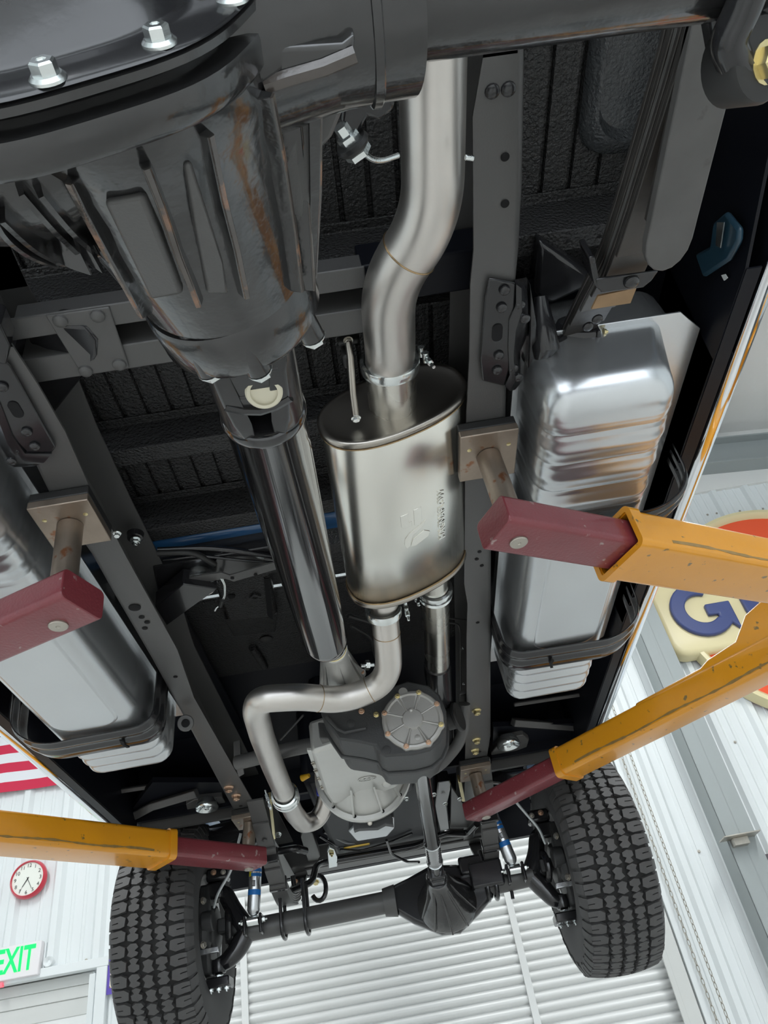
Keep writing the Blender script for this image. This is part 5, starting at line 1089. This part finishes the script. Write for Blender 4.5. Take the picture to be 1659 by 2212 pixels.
for p, r_, m_ in (((-0.5194,3.6810,1.9400), .012, copper_bolt), ((-0.4356,3.7600,1.9400), .014, zinc_yellow), ((-0.4599,3.4423,2.0000), .012, zinc), ((-0.5028,3.1858,2.0000), .012, zinc)): bolt(p, (0, -.5, -1), r_, T, m_, 'hex')
mk('coil', G().tube([Vector((-0.4857,3.7161,1.8800)) + Vector((.014 * math.cos(i * .8), .014 * math.sin(i * .8), .0035 * i - .03)) for i in range(26)], .004, 8), gloss_black, T)
mk('radiator_support', G().bx(-.95, .69, 4.10, 4.14, 2.06, 2.8).bx(-.95, .69, 3.99, 4.12, 2.40, 2.44), body_black, T)
for s in (-1, 1):
    xa, xb_ = (-1.03, -.66) if s < 0 else (.39, .735)
    mk('fender_liner', G().bx(xa, xb_, 3.02, 4.12, 2.44, 2.46).bx(xb_ if s < 0 else xa, (xb_ if s < 0 else xa) + .01, 3.05, 4.12, 2.10, 2.46), body_black, T)
    xo = .772 if s > 0 else -1.067
    arch = [(3.03, 2.06), (3.03, 2.75), (4.6, 2.75), (4.6, 2.10), (3.98, 2.10)] + [(3.42 + .56 * math.cos(i * pi / 10), 2.06 + .36 * math.sin(i * pi / 10)) for i in range(1, 10)] + [(2.86 + .12, 2.06)]
    mk('front_fender', G().plate([(xo, y, z) for y, z in arch[:-1]], (.03 * s, 0, 0)), body_blue, T)
    mk('cross_tube', G().tube([((-.62 if s < 0 else .43), 3.25, 2.06), ((-1.0 if s < 0 else .72), 3.45, 2.10)], .055, 24), gloss_black, T)
mk('bumper', G().loft([[(x, y + abs(x + .13) ** 2 * -.12, z + .34) for y, z in ((4.55, 2.2), (4.62, 2.1), (4.66, 2.3), (4.62, 2.45), (4.58, 2.4), (4.58, 2.2))] for x in [-.13 + i * .09 for i in range(-10, 11)]]), chrome, T, ang=60)
for a, b, r_ in (((-0.3397,3.4121,2.0500), (-0.1824,3.7011,2.0500), .010), ((-0.3679,3.4701,2.0500), (-0.2495,3.7192,2.0500), .006), ((0.0348,3.4325,2.1000), (-0.0470,3.6236,2.0500), .012), ((0.0472,3.6375,2.1000), (-0.0301,3.7066,2.0500), .008), ((0.0515,3.7144,2.0800), (-0.1576,3.6645,2.0500), .008)):
    line([a, Vector(a).lerp(Vector(b), .5) + Vector((0, 0, -.02)), b], r_, gloss_black, 'engine_hose')
line([(-0.0809,3.5331,2.0000), (-0.0729,3.6864,1.9800), (-0.0057,3.7485,1.9500), (0.0448,3.5854,1.9000)], .006, gloss_black, 'vent_hose')
line([(-0.2956,3.6160,2.0200), (-0.2077,3.6957,2.0200), (-0.0746,3.6453,2.0200), (0.0358,3.5695,2.0200)], .005, gloss_black, 'engine_hose')
mk('brass_fitting', G().box(Vector((-0.2212,3.6403,2.0400)), (.12, .02, .03)), brass, T, bev=.004)
mk('support_slot', G().plate([(-0.3418,3.5640,2.0600), (-0.2915,3.5664,2.0600), (-0.2950,3.6147,2.0600), (-0.3467,3.6190,2.0600)], (0, 0, .004)), wall_m, T, bev=.002)
mk('rail_tab', G().plate([(-0.4702,2.7928,2.0000), (-0.4576,2.7893,2.0000), (-0.5218,3.2386,2.0000), (-0.5354,3.2499,2.0000)], (.0, 0, .03)), zinc_yellow, T, bev=.002)
mk('rail_tab', G().plate([(0.2387,2.9584,2.0000), (0.2534,2.9659,2.0000), (0.2696,3.2040,2.0000), (0.2559,3.1966,2.0000)], (.0, 0, .03)), zinc_yellow, T, bev=.002)
mk('rail_tab', G().plate([(0.3408,2.9588,2.0000), (0.3520,2.9644,2.0000), (0.3693,3.1214,2.0000), (0.3576,3.1153,2.0000)], (.0, 0, .03)), copper_bolt, T, bev=.002)
mk('steering_gear', G().plate([(0.1625,2.9764,2.0200), (0.2101,2.9799,2.0200), (0.2157,3.0297,2.0200), (0.1979,3.2737,2.0200), (0.2092,3.6038,2.0200), (0.1617,3.6459,2.0200), (0.1469,3.2458,2.0200)], (0, .05, .06)), gloss_black, T, bev=.005)
mk('motor_mount', G().plate([(0.2199,3.1163,2.0400), (0.2815,3.4128,2.0400), (0.2815,3.7151,2.0400), (0.2133,3.6744,2.0400)], (0, 0, .02)), rail_black, T, bev=.003)
for p in ((0.1409,3.0398,2.0000), (0.0321,3.0310,2.0000), (0.1864,3.1762,2.0000), (0.2459,3.1511,2.0000)): bolt(p, (0, -.3, -1), .010, T)
mk('oil_filter', G().lathe((0.1812,2.7428,2.0200), (.3, -.3, -1), [(.038, -.06), (.040, 0), (.034, .008), (.01, .009)], 28), zinc, T)

# ---- wheels
tyre_side = mat('dark tyre carcass', (.050, .049, .050), .65, bump=.2, bscale=120)
RT_, WT = .403, .30
def base_r(u): return RT_ - .9 * u * u
def tyre_mesh():
    prof = []
    for x, r in ((-.118, .205), (-.128, .212), (-.140, .235), (-.149, .28), (-.152, .325), (-.148, .36), (-.141, .382), (-.130, .390)): prof.append((r, x))
    for i in range(13):
        u = -.125 + .25 * i / 12; prof.append((base_r(u), u))
    for x, r in ((.130, .390), (.141, .382), (.148, .36), (.152, .325), (.149, .28), (.140, .235), (.128, .212), (.118, .205)): prof.append((r, x))
    return G().lathe((0, 0, 0), (1, 0, 0), prof, 96, cap=False)
def tread_mesh():
    g = G(); N_ = 27
    S_ = [(.029, .06), (.048, -.02), (.069, .04), (.071, .22), (.058, .28), (.065, .42), (.048, .49), (.030, .40), (.041, .26), (.028, .20)]
    S2_ = [(.034, .53), (.056, .47), (.073, .56), (.065, .68), (.073, .84), (.058, .95), (.036, .93), (.028, .80), (.043, .70), (.029, .62)]
    C_ = [(-.018, .06), (.004, -.01), (.022, .08), (.015, .24), (.023, .40), (.001, .47), (-.021, .36), (-.012, .22)]
    C2_ = [(.016, .56), (-.005, .49), (-.023, .60), (-.015, .74), (-.022, .90), (-.001, .97), (.021, .87), (.012, .72)]
    L1_ = [(.078, .06), (.112, .01), (.136, .03), (.136, .17), (.104, .20), (.104, .235), (.136, .215), (.136, .42), (.092, .45), (.074, .34)]
    L2_ = [(.080, .54), (.098, .50), (.132, .52), (.132, .66), (.106, .69), (.106, .725), (.132, .70), (.132, .90), (.098, .95), (.076, .84)]
    def blk(poly, k, s, h=.015):
        top, bot = [], []
        cu = sum(p[0] for p in poly) / len(poly); cv = sum(p[1] for p in poly) / len(poly)
        for u_, v_ in poly:
            for (lst, rr_, sc) in ((bot, -.004, 1.02), (top, h, .95)):
                uu_ = cu + (u_ - cu) * sc; vv_ = cv + (v_ - cv) * sc; x = uu_ * s; v2 = vv_ if s > 0 else -vv_ + .35
                a = (k + v2) / N_ * 2 * pi; r = base_r(abs(x)) + rr_
                lst.append((x, r * math.cos(a), r * math.sin(a)))
        n = len(poly); g.add(bot + top, [tuple(range(n, 2 * n))] + [(i, (i + 1) % n, n + (i + 1) % n, n + i) for i in range(n)])
    def lug(v0, v1, k, s, lo):
        rings = []
        for x, r in ((.130, .392 + .008), (.139, .386 + .006), (.150, .370), (.1535, .352 if lo else .362)):
            ring = []
            for v_, dr in ((v0, 0), (v1, 0), (v1 - .02, -.012), (v0 + .02, -.012)):
                v2 = v_ if s > 0 else -v_ + .35; a = (k + v2) / N_ * 2 * pi; xx = (x + dr * .9) * s; ring.append((xx, (r + dr * .5) * math.cos(a), (r + dr * .5) * math.sin(a)))
            rings.append(ring)
        g.loft(rings)
    for k in range(N_):
        blk(C_, k, 1); blk(C2_, k, 1)
        for s in (1, -1):
            blk(S_, k, s); blk(S2_, k, s); blk(L1_, k, s); blk(L2_, k, s); lug(.03, .42, k, s, True); lug(.52, .90, k, s, False)
    return g
def wheel(c, s, lab):       # s: direction of the outer face
    c = V(c)
    w_ = mk('wheel', G().lathe(c, (s, 0, 0), [(.205, -.115), (.212, -.11), (.212, -.10), (.198, -.095), (.193, -.06), (.175, -.02), (.172, .06), (.196, .10), (.205, .115)], 64, cap=False)
            .lathe(c, (s, 0, 0), [(.185, .03), (.18, .05), (.12, .075), (.06, .07), (.03, .09), (.01, .09)], 48), rim_m, T, ang=50, label=lab)
    return w_
cL, cR = Vector((-.962, 3.40, 1.745)), Vector((.742, 3.40, 1.745))
wL = wheel(cL, -1, 'driver side front wheel with silver rim'); wR = wheel(cR, 1, 'passenger side front wheel with silver rim')
ty = mk('tyre', tyre_mesh(), tyre_side, wL, ang=60, origin=(0, 0, 0)); ty.location = (0, 0, 0); 
trd = mk('tread', tread_mesh(), rubber, wL, ang=30, origin=(0, 0, 0), label='chunky interlocking all-terrain tread blocks'); 
tb = mk('tread_groove_shade', G().lathe((0, 0, 0), (1, 0, 0), [(base_r(-.13 + .26 * i / 12) + .0012, -.13 + .26 * i / 12) for i in range(13)], 96, cap=False), mat('painted tread groove shade', (.012, .012, .012), .7), wL, ang=60, origin=(0, 0, 0))  # near-black ring over the crown, shade of the grooves put into its colour
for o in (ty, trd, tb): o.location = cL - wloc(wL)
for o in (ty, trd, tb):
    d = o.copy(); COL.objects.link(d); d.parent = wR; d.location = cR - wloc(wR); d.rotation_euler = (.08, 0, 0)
for w_, c_, i_ in ((wL, cL, 1), (wR, cR, -1)): mk('rim_lip', G().ring(c_ + Vector((i_ * .118, 0, 0)), (1, 0, 0), .199, .009, 56, 8), rim_m, w_)
# brakes, knuckles, hubs
def corner(c, s, ax_end):
    c = V(c); i = -s       # i: towards the truck centre
    kn = mk('steering_knuckle', G().plate([c + Vector((i * .14, a, b)) for a, b in ((-.05, .16), (.05, .17), (.075, .05), (.07, -.10), (.03, -.165), (-.05, -.17), (-.075, -.05), (-.07, .08))], (s * .05, 0, 0))
              .cyl(c + Vector((i * .16, 0, 0)), c + Vector((i * .06, 0, 0)), .085, 28), tcase_m, T, bev=.012, label='black steering knuckle and hub')
    mk('brake_disc', G().lathe(c + Vector((i * .07, 0, 0)), (s, 0, 0), [(.122, -.014), (.124, -.012), (.124, .012), (.122, .014)], 48), gal, kn, ang=40)
    mk('dust_shield', G().lathe(c + Vector((i * .10, 0, 0)), (s, 0, 0), [(.128, 0), (.130, .004), (.128, .006), (.06, .010)], 48), gloss_black, kn)
    mk('brake_caliper', G().bx(c.x + i * .155, c.x + i * .03, c.y - .155, c.y - .07, c.z - .09, c.z + .09), tcase_m, kn, bev=.022)
    mk('caliper_piston', G().cyl(c + Vector((i * .13, -.135, .0)), c + Vector((i * .175, -.135, .0)), .038, 24), tcase_m, kn, bev=.005)
    bolt(c + Vector((i * .14, -.165, .07)), (i, -.6, 0), .012, kn, bolt_steel, 'hex'); bolt(c + Vector((i * .14, -.165, -.085)), (i, -.6, 0), .012, kn, bolt_steel, 'hex')
    # end yoke with two arms
    e_ = V(ax_end); q = c + Vector((i * .19, 0, 0))
    for sg in (1, -1):
        pts = fillet([e_ + Vector((i * -.0, 0, sg * .01)), e_ + Vector((s * .035, 0, sg * .065)), q + Vector((s * .0, 0, sg * .125)), q + Vector((s * .035, 0, sg * .135))], .05, 6)
        mk('ball_joint_arm', G().tube(pts, [.040 - .012 * k / (len(pts) - 1) for k in range(len(pts))], 16), gloss_black, kn)
        jp = q + Vector((s * .03, 0, sg * .145)); mk('ball_joint', G().lathe(jp, (0, 0, sg), [(.03, -.03), (.032, 0), (.026, .016), (.016, .02)], 24), gloss_black, kn)
        put('castle_nut', 'nut', zinc, jp + Vector((0, 0, sg * .022)), (0, 0, sg), .016, kn)
    mk('axle_joint', G().cyl(e_, q + Vector((s * .02, 0, 0)), .026, 20).box(q, (.05, .09, .05)), tcase_m, kn, bev=.006)
    mk('joint_ring', G().ring(q + Vector((i * .01, 0, 0)), (1, .25, 0), .058, .014, 28, 10), gloss_black, kn)
    ar = mk('steering_arm', G().bx(min(q.x, c.x + i * .12), max(q.x, c.x + i * .12), c.y - .05, c.y + .04, c.z + .10, c.z + .165).box(c + Vector((i * .17, -.03, .19)), (.09, .07, .05)), gloss_black, kn, bev=.01)
    put('arm_nut', 'nut', copper_bolt, c + Vector((i * .16, -.07, .195)), (0, -1, 0), .011, ar); put('arm_nut', 'nut', bolt_steel, c + Vector((i * .20, -.07, .19)), (0, -1, 0), .010, ar)
    mk('lower_flange', G().box(c + Vector((i * .17, -.03, -.20)), (.09, .09, .035)), gloss_black, kn, bev=.006)
    for dx_ in (-.03, .0, .03): put('flange_nut', 'nut', zinc, c + Vector((i * .17 + dx_, -.05, -.218)), DN, .010, kn)
    mk('cable_clip', G().box(c + Vector((i * .15, -.12, -.10)), (.08, .02, .02)), tank_m, kn, bev=.003)
corner(cL, -1, A1); corner(cR, 1, B2)
line([(-0.6267,3.0500,1.9862), (-0.6774,3.1000,1.8709), (-0.7440,3.1500,1.8105), (-0.7710,3.2000,1.7761)], .0055, gal, 'brake_hose')
line([(0.3677,3.1658,2.0500), (0.4040,3.0000,1.9814), (0.4704,3.1000,1.9067), (0.5280,3.1500,1.8312), (0.5440,3.2000,1.7860)], .0055, gal, 'brake_hose')

# ================================================================ THE LIFT
scuff_m = mat('scuffed olive brown paint', (.28, .17, .05), .6, var=.4, vscale=60)
def arm(C1, C2, far1, h, Lm, Ly0, Ly1, pinp, padp, lab, padlab, z0, post_r=.0245, pad=(.115, .13), grow=1.22):
    # C1, C2: lower corners of the inner end; far1: far point on C2's edge line
    C1, C2, F_ = V(C1), V(C2), V(far1)
    d = (F_ - C2); d.z = 0; d.normalize(); side = (C2 - C1); side.z = 0; w_ = abs(side.dot(Vector((-d.y, d.x, 0)))); sg = 1 if side.dot(Vector((-d.y, d.x, 0))) > 0 else -1
    n_ = Vector((-d.y, d.x, 0)) * sg
    o = C1 + n_ * w_ / 2; o.z = z0 + h / 2
    A_ = thing('lift_beam', lab, 'lift arm', (o.x, o.y, z0))
    def box_tube(t0, t1, ww, hh_, r, nm, m, hollow=None, bev=0):
        rings = [[o + d * t + n_ * a + Vector((0, 0, b)) for a, b in rrect(ww, hh_, r, 5)] for t in (t0, t1)]
        g = G()
        if hollow:
            inn = [[o + d * t + n_ * a + Vector((0, 0, b)) for a, b in rrect(ww - hollow, hh_ - hollow, max(.002, r - hollow / 2), 5)] for t in (t0, t1)]
            g.loft([inn[1], inn[0], rings[0], rings[1], inn[1]], cap=False)
        else: g.loft(rings)
        return mk(nm, g, m, A_, ang=50, bev=bev)
    box_tube(0, Lm, w_, h, .012, 'inner_tube', maroon, bev=.002)
    W2, H2 = w_ * grow + .012, h * grow + .012
    box_tube(Ly0, Ly1, W2, H2, .014, 'outer_tube', yellow_p, hollow=.018)
    box_tube(Ly0 - .004, Ly0 + .022, W2 + .010, H2 + .010, .016, 'mouth_collar', yellow_p, hollow=.024)
    sd = n_ if (n_.x * -o.x + n_.y * -o.y) > 0 else -n_
    g = G(); rings = []; rnd = random.Random(5)
    for i in range(60):
        t = Ly0 + .08 + (Ly1 - Ly0 - .1) * i / 59; hh = .0015 + rnd.random() * .003; zc_ = -H2 / 2 + .016 + .002 * math.sin(i * .4)
        b0 = o + d * t + sd * (W2 / 2 + .0004); rings.append([b0 + Vector((0, 0, zc_ - hh)), b0 + Vector((0, 0, zc_ + hh)), b0 - sd * .002 + Vector((0, 0, zc_ + hh)), b0 - sd * .002 + Vector((0, 0, zc_ - hh))])
    mk('paint_scuff', g.loft(rings), scuff_m, A_)
    pz_ = V(pinp); mk('pivot_pin', G().lathe((pz_.x, pz_.y, z0 + .004), DN, [(.017, 0), (.017, .007), (.0155, .0085), (.004, .0085), (.003, .007)], 32), bolt_steel, A_)
    pp = V(padp)
    mk('pad_post', G().cyl((pz_.x, pz_.y, z0 + h - .002), (pp.x, pp.y, 1.998), post_r, 40), raw_steel, A_, label='worn bare steel post')
    R3 = Matrix.Identity(3)
    pdo = mk('saddle_plate', G().box((pp.x, pp.y, 2.008), (pad[0], pad[1], .018)), raw_steel, A_, bev=.002, label='worn steel saddle plate')
    mk('saddle_pad', G().box((pp.x, pp.y, 2.0275), (pad[0] * .99, pad[1] * .99, .021)), rubber_dark, A_, bev=.003)
    for a_, b_ in ((-.34, -.2), (.34, -.2)): put('rivet', 'disc', zinc_yellow, (pp.x + a_ * pad[0], pp.y + b_ * pad[1], 1.999), DN, .0045, A_)
    return A_, o, d, n_
a1 = arm((0.2251,1.1356,1.7850), (0.2699,1.0517,1.7850), (0.5193,1.1867,1.7850), .062, .75, .285, 1.56, (0.2896,1.1221,1.7850), (0.2863,1.1205,2.0000), 'yellow and maroon lift arm nearest the round orange sign, under the muffler side rail', '', 1.785)
a2 = arm((0.2295,2.9002,1.8400), (0.2952,2.9493,1.8400), (0.6244,2.6012,1.8400), .065, 1.0, .46, 1.72, (0.3077,2.9068,1.8400), (0.3047,2.9008,2.0000), 'yellow and maroon lift arm crossing in front of the right front tyre', '', 1.84)
a3 = arm((-0.4673,1.1389,1.7750), (-0.5082,1.0466,1.7750), (-0.6267,1.0929,1.7750), .062, .9, .35, 1.45, (-0.5406,1.1276,1.7750), (-0.5426,1.1258,2.0000), 'maroon lift arm end beneath the left silver tank', '', 1.775)
a4 = arm((-0.5155,2.9735,1.8350), (-0.5879,3.0493,1.8350), (-1.0091,2.5783,1.8350), .065, 1.0, .40, 1.55, (-0.5904,2.9937,1.8350), (-0.5773,2.9894,2.0000), 'yellow and maroon lift arm between the wall clock and left front tyre', '', 1.835)
# stiffener welded on the side of the right front arm near the post
A_, o, d, n_ = a2
g = G(); sgn = -1 if n_.y > 0 else 1
pl_ = [o + d * .80 + Vector((0, 0, .02)), o + d * .82 + Vector((0, 0, .050)), o + d * 1.06 + Vector((0, 0, .052)), o + d * 1.09 + Vector((0, 0, .064)), o + d * 1.19 + Vector((0, 0, .072)), o + d * 1.25 + Vector((0, 0, .128)), o + d * 1.30 + Vector((0, 0, .14)), o + d * 1.6 + Vector((0, 0, .16)), o + d * 1.6 + Vector((0, 0, -.03)), o + d * .80 + Vector((0, 0, -.03))]
mk('stiffener', G().plate([p + Vector((n_.x, n_.y, 0)) * (-.052) for p in pl_], n_ * .10), yellow_p, A_, bev=.006)
for (px_, py_, lab) in ((1.92, 1.78, 'grey lift post with yellow carriage standing outside the passenger side of the truck'), (-2.15, 1.78, 'grey lift post with yellow carriage standing outside the driver side of the truck')):
    s = 1 if px_ > 0 else -1
    t = thing('lift_post', lab, 'lift post', (px_, py_, 0))
    mk('base_plate', G().bx(px_ - .2, px_ + .2, py_ - .25, py_ + .25, 0, .02), yellow_p, t, bev=.003)
    mk('post_channel', G().bx(px_ + s * .12, px_ + s * .13, py_ - .14, py_ + .14, .02, 3.0).bx(px_ - .10, px_ + .13, py_ - .145, py_ - .135, .02, 3.0).bx(px_ - .10, px_ + .13, py_ + .135, py_ + .145, .02, 3.0), col_m, t, bev=.002)
    mk('carriage', G().bx(px_ - s * .22, px_ + s * .08, py_ - .12, py_ + .12, 1.70, 2.2).bx(px_ - s * .30, px_ - s * .1, py_ - .30, py_ + .30, 1.74, 1.93), yellow_p, t, bev=.006)
